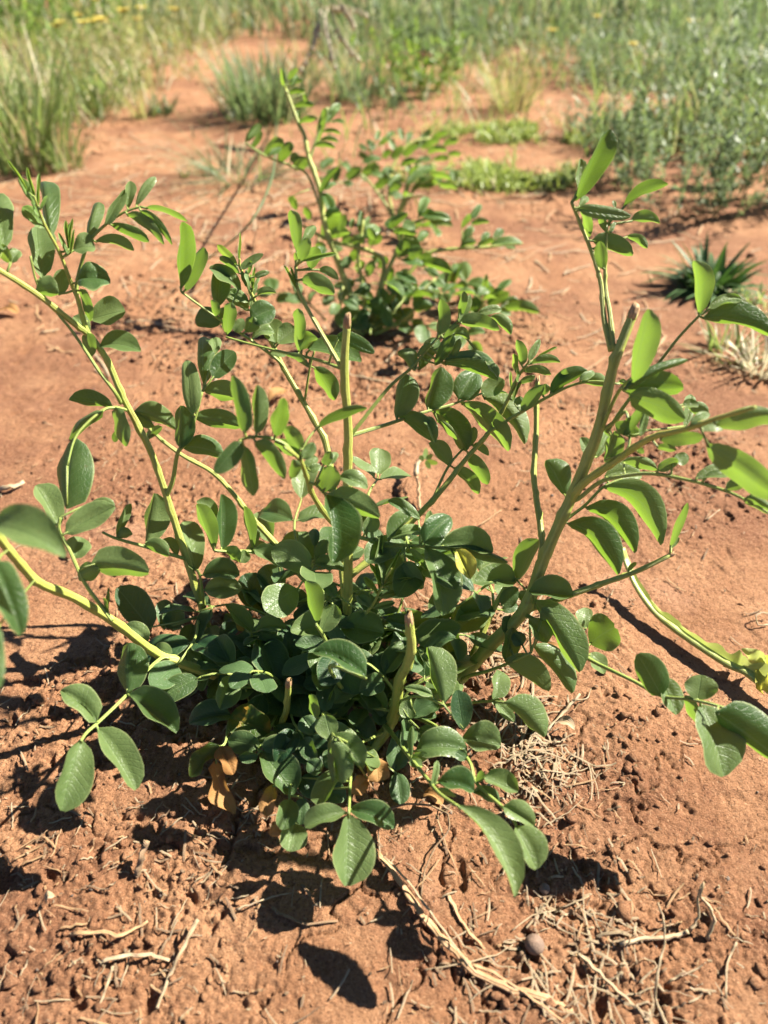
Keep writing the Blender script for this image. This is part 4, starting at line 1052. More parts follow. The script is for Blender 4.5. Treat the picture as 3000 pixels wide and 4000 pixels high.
rc = random.Random(46)
for k in range(6):
    a = rc.uniform(0, 2 * math.pi)
    bx, by = p3x + rc.uniform(-.10, .12), p3y + rc.uniform(-.03, .16)
    compound(plant3, (bx, by, gz(bx, by) + rc.uniform(.0, .07)), a, rc.uniform(0.3, 1.3), rc.uniform(.05, .12), rc.choice((2, 3)), rc.uniform(.024, .034), 'leaf_far', 600 + k)
AX4 = {
 'a': ('stem', [(1880, 1260, .955), (1885, 1200, .945), (1895, 1130, .935), (1898, 1080, .93)], 6, 4, False),
 'b': ('leaf_stalk', [(1880, 1255, .953), (1930, 1220, .945), (1985, 1180, .94)], 5, 3, False),
 'c': ('leaf_stalk', [(1880, 1255, .953), (1840, 1220, .95), (1820, 1200, .948)], 5, 3, False),
}
LV4 = """
@S a
1265 860 1275 730 12 14 ff; 1270 850 1310 790 14 14 ff; 1280 870 1350 800 18 16 ff; 1250 850 1215 790 14 14 ff; 1290 880 1400 755 14 16 nn; 1250 890 1200 850 22 22 ff
@S b
1280 882 1390 820 26 22 ff; 1370 902 1540 920 36 12 ff; 1340 900 1440 860 24 18 ff; 1310 910 1400 930 20 14 nn
@S c
1210 922 1245 850 22 24 ff; 1230 930 1180 880 16 18 ff; 1240 940 1290 900 16 14 ff
"""
p4x, p4y = gpx(1880, 1270)
plant4 = empty('leafy_plant', (p4x, p4y, gz(p4x, p4y)), 'low bright green sprout on bare soil right of the blurred bushy plant', 'plant')
build_plant(plant4, AX4, LV4, 1700, 'leaf_far', jit=0.01)

flush_leaves()

# ------------------------------------------------------------------ grass and weeds
def blades(base, az, length, lean, bend, width, nseg=5, rs=None, fold=0.0):
    """many tapering grass blades as one vertex array"""
    N = len(length)
    rs = rs or np.random.RandomState(1)
    ts = np.linspace(0, 1, nseg + 1)
    dirh = np.stack([np.cos(az), np.sin(az), np.zeros(N)], 1)
    side = np.stack([-np.sin(az), np.cos(az), np.zeros(N)], 1)
    tw = rs.uniform(-0.9, 0.9, N)
    side = side * np.cos(tw)[:, None] + dirh * np.sin(tw)[:, None]
    pos = base.copy()
    V = np.zeros((N, nseg + 1, 2, 3)); UV = np.zeros((N, nseg + 1, 2, 2))
    rb = rs.uniform(0, 1, N)
    for i, t in enumerate(ts):
        if i:
            th = lean + bend * (ts[i - 1] + t) / 2
            step = (length / nseg)[:, None]
            pos = pos + step * (dirh * np.sin(th)[:, None] + np.array([0, 0, 1]) * np.cos(th)[:, None])
        w = width * (0.75 + 0.5 * t) * (1 - t ** 2.2) + width * 0.06
        V[:, i, 0] = pos - side * (w / 2)[:, None]
        V[:, i, 1] = pos + side * (w / 2)[:, None]
        UV[:, i, :, 0] = rb[:, None]; UV[:, i, :, 1] = t
    V[:, :, :, 2] = np.maximum(V[:, :, :, 2], 0.002 - 0.01)
    b = (np.arange(N) * (nseg + 1) * 2)[:, None]
    k = np.arange(nseg)[None, :] * 2
    q = b + k
    Fc = np.stack([q, q + 1, q + 3, q + 2], -1).reshape(-1, 4)
    return V.reshape(-1, 3), Fc, UV.reshape(-1, 2)

def tuft(name, label, cat, u, v, n, hgt, spread, width, mat, lean=(0.05, 0.5), bend=(0.1, 0.9), seed=1, azb=None, group=None):
    rs = np.random.RandomState(seed)
    cx, cy = gpx(u, v)
    a = rs.uniform(0, 2 * math.pi, n); r = spread * np.sqrt(rs.uniform(0, 1, n))
    bx, by = cx + r * np.cos(a), cy + r * np.sin(a)
    base = np.stack([bx, by, ground_h(bx, by) - 0.003], 1)
    az = a + rs.normal(0, 0.7, n)
    if azb is not None:
        az = azb + rs.normal(0, 0.45, n)
    ln = hgt * rs.uniform(0.45, 1.1, n)
    V, Fc, UV = blades(base, az, ln, rs.uniform(*lean, n), rs.uniform(*bend, n), width * rs.uniform(0.6, 1.3, n), rs=rs)
    o = mesh_obj(name, V, Fc, M[mat], None, UV)
    return tag(o, label, cat, group)

tuft('grass_tuft', 'tall green grass tuft at the left edge, nearest on that side', 'grass tuft', 130, 660, 210, 0.25, 0.075, 0.0042, 'grass', (0.02, 0.40), (0.1, 0.8), 3)
tuft('grass_tuft', 'grass tuft with short upright blades beside the tall left tuft, nearer the path', 'grass tuft', 270, 670, 60, 0.11, 0.03, 0.003, 'grass', (0.02, 0.6), (0.1, 0.7), 4)
tuft('grass_tuft', 'dark blue green spiky grass tuft behind the tall pale stem', 'grass tuft', 1040, 470, 380, 0.17, 0.10, 0.0045, 'grass_blue', (0.02, 0.65), (0.0, 0.7), 5)
tuft('grass_tuft', 'upright green grass tuft in the centre, right of the seed head', 'grass tuft', 1390, 400, 120, 0.17, 0.07, 0.004, 'grass_blue', (0.02, 0.5), (0.0, 0.6), 6)
tuft('grass_tuft', 'flattened grass tuft lying on the path behind the upper left leaves', 'grass tuft', 930, 700, 110, 0.15, 0.05, 0.0035, 'grass_blue', (0.85, 1.45), (0.0, 0.35), 7)
tuft('grass_tuft', 'small dark rosette of grass on the bare path', 'grass tuft', 640, 455, 90, 0.07, 0.02, 0.004, 'strap', (0.3, 1.3), (0.1, 0.7), 8)
tuft('grass_tuft', 'brownish green grass tuft on bare soil above the upper mat', 'grass tuft', 1990, 440, 140, 0.16, 0.05, 0.0028, 'grass_yellow', (0.1, 0.8), (0.1, 0.8), 9)
tuft('grass_tuft', 'thin pale tuft of dry grass on the soil left of the path', 'grass tuft', 560, 470, 40, 0.10, 0.03, 0.003, 'grass_yellow', (0.05, 0.6), (0.1, 0.8), 10)
tuft('dry_tuft', 'bleached dry tuft at the right edge below the dark rosette', 'dry grass', 2960, 1440, 70, 0.055, 0.018, 0.004, 'grass_dry', (0.1, 1.0), (0.1, 0.9), 11)
tuft('grass_tuft', 'short green weed tuft at the right edge above the bleached dry tuft', 'weed', 2850, 1385, 60, 0.06, 0.025, 0.003, 'grass', (0.1, 1.1), (0.1, 0.9), 12)
tuft('grass_tuft', 'lone few-bladed green grass sprout on the path left of the flattened tuft', 'grass sprout', 730, 700, 8, 0.03, 0.006, 0.004, 'grass_bright', (0.1, 0.6), (0.1, 0.5), 13)
# dark strap-leaved rosette on the right
rs = np.random.RandomState(21)
cx, cy = gpx(2770, 1130)
n = 170
a = rs.uniform(0, 2 * math.pi, n); r = 0.026 * np.sqrt(rs.uniform(0, 1, n))
bx, by = cx + r * np.cos(a), cy + r * np.sin(a)
V, Fc, UV = blades(np.stack([bx, by, ground_h(bx, by) - 0.002], 1), a + rs.normal(0, .4, n), rs.uniform(.025, .078, n), rs.uniform(.1, 1.3, n), rs.uniform(.2, 1.6, n), rs.uniform(.005, .011, n), 6, rs)
tag(mesh_obj('strap_rosette', V, Fc, M['strap'], None, UV), 'dark glossy rosette of strap leaves on the bare soil at the right', 'rosette plant')

# drooping seed head and long culms
def culm(name, label, cat, pts, r, mat, seedlets=None, parent=None):
    P = np.array([px(*q) for q in smooth_path(pts, 6)])
    P[:, 2] = np.maximum(P[:, 2], ground_h(P[:, 0], P[:, 1]) + r * 0.7)
    V, Fc, UV = tube_geo(P, np.linspace(r, r * 0.5, len(P)), 6)
    o = mesh_obj(name, V, Fc, M[mat], parent, UV)
    if label: tag(o, label, cat)
    return o

sx, sy = gpx(1060, 460)
sh = empty('seed_head', (sx, sy, gz(sx, sy)), 'pale drooping grass seed head hanging over the middle of the background', 'seed head')
culm('culm', None, None, [(1080, 460, 1.85), (1100, 300, 1.72), (1150, 120, 1.62), (1230, 20, 1.58), (1290, 40, 1.56)], 0.0014, 'grass_dry', parent=sh)
for i, pts in enumerate([[(1270, 30, 1.57), (1330, 20, 1.55), (1430, 50, 1.54)], [(1290, 40, 1.56), (1340, 150, 1.54), (1395, 215, 1.53)],
                         [(1280, 30, 1.56), (1270, 100, 1.55), (1310, 250, 1.54)], [(1260, 30, 1.57), (1240, 130, 1.56), (1180, 260, 1.56)],
                         [(1320, 0, 1.55), (1350, 30, 1.54), (1385, 90, 1.53)], [(1250, 40, 1.57), (1230, 120, 1.57), (1225, 180, 1.57)],
                         [(1275, 60, 1.56), (1285, 160, 1.55), (1295, 220, 1.55)]]):
    br = culm('branch', None, None, pts, 0.0019, 'grass_dry', parent=sh)
    P = np.array([px(*q) for q in smooth_path(pts, 5)])
    V = []; Fc = []; UV = []
    for p in P[3:]:
        q = p + np.array([rng.uniform(-.004, .004), 0, -rng.uniform(.008, .016)])
        tv, tf, tu = tube_geo([p, (p + q) / 2, q], [.0014, .0052, .0008], 5)
        o0 = len(V); V += tv; UV += tu; Fc += [tuple(x + o0 for x in f) for f in tf]
    mesh_obj('spikelet', V, Fc, M['grass_dry'], br, UV)
culm('grass_culm', 'long pale grass stem curving down beside the flattened tuft', 'grass stem', [(1080, 470, 1.82), (1075, 600, 1.20), (1060, 700, 1.05), (1010, 820, .99), (930, 920, 1.00), (800, 1020, 1.10)], 0.0022, 'weed_grey')
culm('grass_culm', 'thin straight pale stalk standing on the path left of the bushy plant', 'grass stem', [(985, 1010, 1.06), (1000, 900, 1.03), (1040, 760, 1.0)], 0.0010, 'straw')

# leafy weeds: stems with many small leaflets
def weed(name, label, cat, u, v, nst, hgt, spread, lw, ll, mat, seed, lean=(0.0, 0.5), per=26, kind=None, flowers=0):
    rs = np.random.RandomState(seed)
    cx, cy = gpx(u, v)
    bases = []; azs = []; lens = []; ths = []; bends = []; ws = []
    flo = []
    for s in range(nst):
        a = rs.uniform(0, 2 * math.pi); r = spread * math.sqrt(rs.uniform())
        p = np.array([cx + r * math.cos(a), cy + r * math.sin(a), 0.0])
        th = rs.uniform(*lean); az = a + rs.normal(0, 0.5)
        H = hgt * rs.uniform(0.5, 1.1)
        d = np.array([math.cos(az) * math.sin(th), math.sin(az) * math.sin(th), math.cos(th)])
        bases.append(p); azs.append(az); lens.append(H); ths.append(th); bends.append(0.15); ws.append(0.0022)
        for k in range(per):
            t = rs.uniform(0.1, 1.0)
            bases.append(p + d * H * t + rs.normal(0, 0.004, 3)); azs.append(rs.uniform(0, 6.28)); lens.append(ll * rs.uniform(.5, 1.2)); ths.append(rs.uniform(0.2, 1.6)); bends.append(rs.uniform(0, .8)); ws.append(lw * rs.uniform(.6, 1.2))
        if s < flowers: flo.append(p + d * H * 1.02)
    B = np.array(bases); B[:, 2] += ground_h(B[:, 0], B[:, 1])
    V, Fc, UV = blades(B, np.array(azs), np.array(lens), np.array(ths), np.array(bends), np.array(ws), 3, rs)
    o = mesh_obj(name, V, Fc, M[mat], None, UV)
    tag(o, label, cat, kind=kind)
    for p in flo:
        FB = np.repeat(p[None] + np.array([[0, 0, gz(p[0], p[1])]]), 11, 0)
        fv, ff, fu = blades(FB, np.arange(11) * 0.571, np.full(11, .022), np.full(11, 1.0), np.full(11, .3), np.full(11, .011), 2, rs)
        mesh_obj('flower', fv, ff, M['flower'], o, fu)
    return o

weed('feathery_weed', 'big grey green feathery weed filling the right edge above the rosette', 'weed', 2720, 760, 70, 0.19, 0.17, 0.006, 0.022, 'weed_grey', 31, (0.0, 0.7), 40)
weed('feathery_weed', 'grey green feathery weed right behind the big one at the right edge', 'weed', 2900, 520, 60, 0.26, 0.22, 0.007, 0.025, 'weed_grey', 32, (0.0, 0.6), 36)
weed('leafy_weed', 'bright green leafy weed in the middle distance behind the smaller leafy plant', 'weed', 1640, 370, 34, 0.16, 0.10, 0.010, 0.028, 'grass_bright', 33, (0.0, 0.7), 20)
weed('leafy_weed', 'yellow flowering weed among dry stalks at the upper left', 'weed', 520, 330, 40, 0.26, 0.16, 0.006, 0.022, 'grass_yellow', 34, (0.0, 0.5), 18, flowers=30)
weed('leafy_weed', 'bright yellow green weed in the top left corner', 'weed', 140, 230, 60, 0.34, 0.28, 0.010, 0.035, 'grass_bright', 35, (0.0, 0.6), 22)
weed('leafy_weed', 'grey green weed with small yellow flowers at the upper right', 'weed', 2380, 300, 60, 0.20, 0.25, 0.006, 0.022, 'weed_grey', 36, (0.0, 0.7), 24, flowers=4)
weed('leafy_weed', 'thin green weed left of the feathery ones beside the upper mat', 'weed', 2340, 560, 18, 0.10, 0.07, 0.005, 0.018, 'weed_grey', 37, (0.0, 0.9), 20)
weed('small_weed', 'tiny green weed at the far right edge under the dark rosette', 'weed', 2990, 1230, 8, 0.04, 0.02, 0.005, 0.018, 'grass', 38, (0.2, 1.2), 8)

weed('leafy_weed', 'low grey green weed at the top centre right of the dry bush', 'weed', 1800, 200, 40, 0.16, 0.20, 0.009, 0.030, 'weed_grey', 39, (0.0, 0.8), 22)
weed('leafy_weed', 'small leafy weed behind the tall left grass tuft', 'weed', 380, 440, 24, 0.14, 0.12, 0.007, 0.024, 'grass', 40, (0.0, 0.8), 18)
weed('leafy_weed', 'low weed on the soil just right of the upright centre tuft', 'weed', 1520, 440, 16, 0.08, 0.08, 0.008, 0.026, 'weed_grey', 43, (0.2, 1.2), 14)
# low creeping mats, two strips on the right of the middle
def mat_patch(name, label, quad, n, seed):
    rs = np.random.RandomState(seed)
    (u0, v0, u1, v1) = quad
    U = rs.normal((u0 + u1) / 2, (u1 - u0) / 4.2, n); Vv = rs.normal((v0 + v1) / 2, (v1 - v0) / 4.2, n)
    G = np.array([gpx(a, b) for a, b in zip(U, Vv)])
    G = G[vnoise(G[:, 0] * 16, G[:, 1] * 9, seed) + 0.5 * vnoise(G[:, 0] * 45, G[:, 1] * 30, seed + 1) > -0.12]
    n = len(G)
    B = np.stack([G[:, 0], G[:, 1], ground_h(G[:, 0], G[:, 1]) + rs.uniform(0, .012, n)], 1)
    V, Fc, UV = blades(B, rs.uniform(0, 6.28, n), rs.uniform(.008, .026, n) * rs.uniform(.5, 1.3, n), rs.uniform(.2, 1.5, n), rs.uniform(0, 1, n), rs.uniform(.002, .005, n), 3, rs)
    o = mesh_obj(name, V, Fc, M['mat'], None, UV)
    tag(o, label, 'ground cover', kind='stuff')
mat_patch('creeping_mat', 'upper of two low yellow green mats creeping on bare soil', (1740, 505, 2400, 575), 7000, 41)
mat_patch('creeping_mat', 'lower of two low yellow green mats creeping on bare soil', (1660, 665, 2290, 748), 8000, 42)

# meadow grass beyond the bare strip: nobody could count it
def path_edge(v):
    return np.interp(v, [-200, 0, 60, 100, 250, 400, 470, 560], [1400, 1220, 1130, 1010, 800, 560, 420, 300])

def meadow(name, label, mat, umin, umax, vmin, vmax, n, accept, hgt, seed, width=(.0022, .005)):
    rs = np.random.RandomState(seed)
    U = rs.uniform(umin, umax, n * 3); Vv = vmin + (vmax - vmin) * rs.uniform(0, 1, n * 3)
    keep = accept(U, Vv, rs.uniform(0, 1, n * 3))
    U, Vv = U[keep][:n], Vv[keep][:n]
    k = math.sin(PITCH) - (2000 - Vv) / FPX * math.cos(PITCH)
    d = CAM_H / k
    X = d * (U - 1500) / FPX
    Y = d * (math.cos(PITCH) + (2000 - Vv) / FPX * math.sin(PITCH))
    cl = vnoise(X * 3.5, Y * 3.5, seed) + 0.6 * vnoise(X * 9, Y * 9, seed + 1)
    ok = cl > -0.10
    X, Y, cl = X[ok], Y[ok], cl[ok]
    n = len(X)
    B = np.stack([X, Y, ground_h(X, Y) - 0.004], 1)
    V, Fc, UV = blades(B, rs.uniform(0, 6.28, n), (0.4 + cl) * hgt * rs.uniform(.6, 1.5, n), rs.uniform(0, .8, n), rs.uniform(.1, 1.7, n), rs.uniform(*width, n) * (0.6 + 0.3 * Y), 5, rs)
    tag(mesh_obj(name, V, Fc, M[mat], None, UV), label, 'grass', kind='stuff')

meadow('meadow_grass', 'yellowing meadow grass left of the bare path', 'grass_yellow', -900, 1250, 0, 470, 3000, lambda u, v, r: (u < path_edge(v)) & (r < 0.95), 0.20, 51)
meadow('meadow_grass', 'green meadow grass left of the bare path', 'grass', -900, 1250, 0, 500, 4200, lambda u, v, r: (u < path_edge(v)), 0.20, 52)
meadow('meadow_grass', 'grey green meadow grass right of the path', 'grass_blue', 1250, 3900, 0, 420, 9000, lambda u, v, r: ((v < 250) | (u > 2250)) & (r < 0.9), 0.20, 53)
meadow('meadow_grass', 'fresh green meadow grass right of the path', 'grass', 1250, 3900, 0, 700, 7000, lambda u, v, r: ((v < 200) | ((u > 2300) & (v < 600)) | (r < 0.04)), 0.17, 54)
meadow('meadow_grass', 'scattered weeds and grass at the top centre beyond the spiky tufts', 'grass', 1080, 2250, 40, 400, 1700, lambda u, v, r: (u > path_edge(v) + 60) & (r < 1.15 - v / 420.0), 0.15, 56)
meadow('meadow_grass', 'short dry grass between the tufts at the upper left', 'grass_dry', -300, 900, 60, 520, 600, lambda u, v, r: (u < path_edge(v) + 60), 0.15, 57)
meadow('meadow_grass', 'low yellow green weeds on the bare soil of the middle distance', 'grass', 700, 2500, 250, 560, 500, lambda u, v, r: r < 0.5, 0.09, 58)
# the meadow goes on towards the horizon
rs = np.random.RandomState(55)
n = 26000
Y = 3.6 + 26 * rs.uniform(0, 1, n) ** 1.8; X = rs.uniform(-1, 1, n) * (1.5 + Y * 0.9)
B = np.stack([X, Y, ground_h(X, Y) - 0.004], 1)
V, Fc, UV = blades(B, rs.uniform(0, 6.28, n), rs.uniform(.12, .38, n), rs.uniform(0, .5, n), rs.uniform(.1, .9, n), rs.uniform(.006, .012, n) * (0.5 + Y * .12), 4, rs)
tag(mesh_obj('meadow_grass', V, Fc, M['grass_blue'], None, UV), 'tall meadow grass across the far end of the clearing', 'grass', kind='stuff')
for (u, v, w, s, seed) in ((1560, 60, .12, .2, 61), ):
    weed('dry_bush', 'purplish brown dry bush in the grass at the top centre', 'bush', u, v, 60, .30, .25, .005, .02, 'grass_dry', seed, (0, .8), 10)

# ------------------------------------------------------------------ litter on the soil
def on_ground(pts, lift=0.001, kink=False):
    out = []
    pp = np.array(pts, dtype=float)
    if kink:
        tt = np.linspace(0, len(pp) - 1, (len(pp) - 1) * 4 + 1)
        sm = np.stack([np.interp(tt, np.arange(len(pp)), pp[:, c]) for c in range(3)], 1)
        sm = 0.6 * sm + 0.4 * smooth_path(pp, 4)
    else:
        sm = smooth_path(pp, 5)
    for q in sm:
        x, y = gpx(q[0], q[1])
        z = gz(x, y) + max(lift, 0.0) + q[2]
        # the mark in the photograph is the raised point: move along its ray
        p = px(q[0], q[1], gdepth(q[1], z))
        out.append(p)
    return np.array(out)

def stick(name, label, cat, pts, wpx, mat, flat=0.5, group=None, taper=0.6, parent=None, sides=7):
    """pts: (u, v, height above the soil in metres)"""
    P = on_ground(pts, 0.0008, kink=True)
    d = gdepth(pts[0][1])
    r = wpx * 0.4 * d / FPX
    rk = np.random.RandomState(int(abs(pts[0][0]) * 7 + pts[0][1]) % 9973)
    rad = np.linspace(r, r * taper, len(P)) * rk.uniform(0.78, 1.18, len(P))
    P = P + rk.normal(0, r * 0.22, P.shape)
    V, Fc, UV = tube_geo(P, rad, sides, ridge=0.16, flat=flat)
    o = mesh_obj(name, V, Fc, M[mat], parent, UV)
    if label: tag(o, label, cat, group)
    return o

stick('dry_stalk', 'long flattened tan dry stalk lying across the soil at the bottom centre', 'dry stalk', [(1470, 3325, .002), (1560, 3440, .003), (1640, 3560, .004), (1720, 3660, .004), (1840, 3780, .003), (1960, 3850, .002), (2140, 3905, .001), (2240, 3960, .0)], 40, 'straw_tan', 0.28, taper=0.7)
stick('dry_stalk', 'narrow split strand lying along the long flattened tan stalk', 'dry stalk', [(1500, 3345, .005), (1590, 3440, .006), (1680, 3560, .007), (1760, 3670, .006), (1830, 3770, .004)], 16, 'straw', 0.4)
stick('dry_stalk', 'split end fanning right from the long flattened tan stalk', 'dry stalk', [(1840, 3765, .004), (1930, 3800, .003), (2050, 3880, .002), (2200, 3990, .001)], 20, 'straw_tan', 0.35)
stick('dry_stalk', 'tan split stalk running beside the long flattened one, half shaded', 'dry stalk', [(1750, 3490, .0), (1800, 3590, .001), (1850, 3660, .001), (1895, 3705, .0)], 24, 'straw_tan', 0.4)
stick('dry_stalk', 'pale straight straw at the bottom right, broken at its upper end', 'straw', [(2262, 3722, .003), (2340, 3800, .002), (2440, 3890, .001), (2530, 3990, .0)], 26, 'straw', 0.5)
stick('dry_stalk', 'curved upright pale twig at the lower right with its shadow left', 'twig', [(2605, 4000, .0), (2560, 3900, .004), (2570, 3800, .010), (2598, 3680, .016), (2592, 3590, .022), (2570, 3522, .026)], 17, 'straw', 0.8)
stick('dry_stalk', 'short pale fat stem lying level behind the curved upright twig', 'stem', [(2420, 3686, .001), (2520, 3664, .002), (2610, 3660, .003), (2690, 3640, .003)], 26, 'straw', 0.8, taper=1.0)
stick('dry_stalk', 'twisted pale woody stem standing up at the right of the curved twig', 'stem', [(2760, 3670, .0), (2790, 3600, .006), (2770, 3540, .012), (2735, 3500, .018), (2750, 3445, .024)], 26, 'straw', 0.6, taper=0.6)
stick('dry_stalk', 'second twisted strand leaning on the pale woody stem', 'stem', [(2690, 3640, .0), (2730, 3580, .006), (2725, 3510, .012), (2742, 3452, .018)], 18, 'straw', 0.6)
stick('dry_stalk', 'thin white jointed straw at the far lower right', 'straw', [(2880, 3680, .002), (2840, 3760, .001), (2835, 3900, .001)], 13, 'straw', 0.8, taper=1.0)
stick('dry_stalk', 'thin curved root strand lying left of the round pebble', 'twig', [(2000, 3635, .0), (2080, 3575, .001), (2150, 3560, .001), (2210, 3540, .001), (2300, 3500, .001)], 9, 'straw', 0.9, taper=0.9)
stick('dry_stalk', 'thin pale straw resting near the round pebble, pointing down left', 'straw', [(1660, 3790, .0), (1820, 3760, .002), (1940, 3730, .001), (2005, 3690, .001)], 11, 'straw', 0.9)
stick('dry_stalk', 'bleached straw lying in the shade at the lower left centre', 'straw', [(920, 3552, .001), (990, 3530, .002), (1060, 3505, .002), (1140, 3488, .001)], 15, 'straw', 0.6, taper=0.4)
stick('dry_stalk', 'shaded grey stalk curving under the bleached straw', 'stalk', [(1060, 3545, .0), (1120, 3580, .001), (1200, 3610, .001), (1320, 3598, .0)], 22, 'straw_dark', 0.4)
stick('dry_stalk', 'pale forked straw at the lower left of the bottom edge', 'straw', [(770, 3590, .006), (730, 3670, .005), (680, 3770, .003), (640, 3870, .001), (610, 3940, .0)], 22, 'straw', 0.6)
stick('dry_stalk', 'thick shaded stub standing at the left below the three-leaf stalk', 'stub', [(530, 3425, .0), (545, 3370, .006), (570, 3290, .016)], 36, 'straw_dark', 0.8, taper=0.9)
stick('dry_stalk', 'slim pale straw upright in the rough soil at the bottom left', 'straw', [(440, 3770, .006), (415, 3850, .003), (385, 3945, .0)], 17, 'straw', 0.7)
stick('dry_stalk', 'broad pale husk lying across the rough soil at the bottom left', 'husk', [(280, 3650, .001), (380, 3640, .003), (480, 3650, .003), (580, 3600, .001)], 26, 'straw_tan', 0.35)
stick('dry_stalk', 'dark pale edged husk below the broad one at the bottom left', 'husk', [(390, 3760, .001), (480, 3730, .003), (590, 3730, .003), (660, 3755, .001)], 26, 'straw', 0.35)
stick('dry_stalk', 'pale twig lying on the soil right of the plant below the lower leaves', 'twig', [(2130, 2860, .001), (2190, 2800, .003), (2240, 2740, .004), (2265, 2715, .003)], 24, 'straw', 0.7)
stick('dry_stalk', 'thin branch of straw by the pale twig on the right', 'straw', [(2235, 2735, .003), (2290, 2730, .002), (2310, 2690, .001)], 10, 'straw', 0.9)
stick('dry_stalk', 'straight straw strip in the litter right of the plant foot', 'straw', [(1810, 2550, .003), (1770, 2480, .003), (1720, 2400, .002)], 18, 'straw', 0.4)
stick('dry_stalk', 'straw strip under the big hanging dark leaf', 'straw', [(1815, 2555, .003), (1780, 2450, .003), (1750, 2390, .002)], 15, 'straw', 0.4)
stick('dry_stalk', 'pale straw bending down from the yellow leaf', 'straw', [(1825, 2260, .020), (1845, 2310, .012), (1835, 2360, .004), (1850, 2440, .002)], 12, 'straw', 0.7)
stick('dry_stalk', 'brown curved runner below the bottom leaf cluster', 'runner', [(1520, 3165, .004), (1580, 3140, .008), (1680, 3145, .010), (1750, 3180, .008), (1755, 3240, .006), (1700, 3310, .004), (1660, 3400, .002), (1645, 3500, .0)], 10, 'straw_dark', 1.0, taper=0.9)
stick('dry_stalk', 'straw pair hanging below the bottom leaf cluster', 'straw', [(1700, 3180, .004), (1740, 3290, .002), (1790, 3420, .001)], 13, 'straw_tan', 0.6)
stick('dry_stalk', 'thin weathered twig on the soil near the left shoot', 'twig', [(490, 1260, .002), (560, 1250, .004), (640, 1270, .004), (720, 1290, .002)], 9, 'straw', 0.9)
stick('dry_stalk', 'short pale chip of straw left of the left shoot', 'straw', [(160, 1300, .001), (230, 1288, .002)], 16, 'straw', 0.5, taper=0.8)
stick('dry_stalk', 'bleached root end at the far left edge above the blurred leaves', 'root', [(-20, 1910, .002), (40, 1905, .005), (92, 1885, .003)], 30, 'straw', 0.6, taper=0.7)
stick('dry_stalk', 'hooked pale straw at the far right edge below the yellow weed', 'straw', [(3000, 2440, .001), (2960, 2440, .002), (2952, 2405, .006), (2975, 2392, .006), (3010, 2400, .004)], 9, 'straw', 0.9, taper=0.9)
stick('dry_stalk', 'thin straw line on the soil behind the right shoot', 'straw', [(2760, 2030, .001), (2810, 1990, .001)], 10, 'straw', 0.8)
stick('dry_stalk', 'thin twig on the soil right of the big dark leaf', 'twig', [(1870, 2055, .001), (1960, 1990, .003)], 8, 'straw_tan', 0.9)

# round pebble
def lump(name, label, cat, u, v, rpx, mat, squash=0.8, seed=1):
    d = gdepth(v); r = rpx * d / FPX
    x, y = gpx(u, v)
    rs = np.random.RandomState(seed)
    V = []; Fc = []
    nl, ns = 9, 14
    for i in range(nl + 1):
        ph = math.pi * i / nl
        for j in range(ns):
            a = 2 * math.pi * j / ns
            p = np.array([math.sin(ph) * math.cos(a), math.sin(ph) * math.sin(a), squash * math.cos(ph)])
            k = 1 + 0.16 * float(vnoise(np.array([p[0] * 1.7 + seed]), np.array([p[1] * 1.7 + p[2] * 1.3]), seed)[0])
            V.append(np.array([x, y, gz(x, y) + r * squash * 0.75]) + p * r * k)
    for i in range(nl):
        for j in range(ns):
            q = (j + 1) % ns
            Fc.append((i * ns + j, (i + 1) * ns + j, (i + 1) * ns + q, i * ns + q))
    return tag(mesh_obj(name, V, Fc, M[mat]), label, cat)
lump('pebble', 'round brown pebble on the soil at the lower right of the centre', 'pebble', 2085, 3700, 38, 'pebble', 0.9, 3)
lump('pebble', 'small brown pebble above the round one beside the drooping leaf', 'pebble', 2125, 3478, 22, 'pebble', 0.8, 4)
lump('pebble', 'reddish lump of soil among the shaded leaves left of the upright stem', 'clod', 1110, 2380, 32, 'clod', 0.9, 5)

# dead leaves lying on the soil
def ground_leaf(label, bu, bv, tu, tv, w, mat, seed, lift=0.004):
    P = on_ground([(bu, bv, lift), (tu, tv, lift * 1.4)], 0.0)
    P0, P1 = P[0], P[-1]
    ax = P1 - P0
    sd = np.cross(ax, [0, 0, 1.0]); sd /= np.linalg.norm(sd)
    W = w * gdepth(bv) / FPX
    V, Fc, UV, fm = leaf_geo(P0, P1, -sd * W * .8 + np.array([0, 0, .5 * W]), sd * W * .8 + np.array([0, 0, .4 * W]), np.array([0, 0, .004]), seed, wav=.2)
    tag(mesh_obj('dead_leaf', V, Fc, M[mat], None, UV), label, 'dead leaf')
ground_leaf('curled yellow dead leaf on the soil under the bottom leaf cluster', 1655, 3100, 1730, 3140, 38, 'leaf_dead', 3)
ground_leaf('pale curled dead leaf on the soil beside the pale twig on the right', 2170, 2820, 2245, 2850, 26, 'straw', 4)
ground_leaf('orange dead leaf on the soil behind the middle left leaves', 1050, 1570, 1120, 1530, 34, 'leaf_dead', 5)
ground_leaf('tan dead leaf on the soil at the far left edge', 0, 1215, 70, 1225, 30, 'leaf_dead', 6)
ground_leaf('thin yellow dead leaf on the soil at the right of the plant foot', 2070, 2530, 2230, 2545, 16, 'leaf_dead', 7)
ground_leaf('pale husk on the soil left of the pale forked straw', 180, 3530, 215, 3500, 22, 'straw', 8)

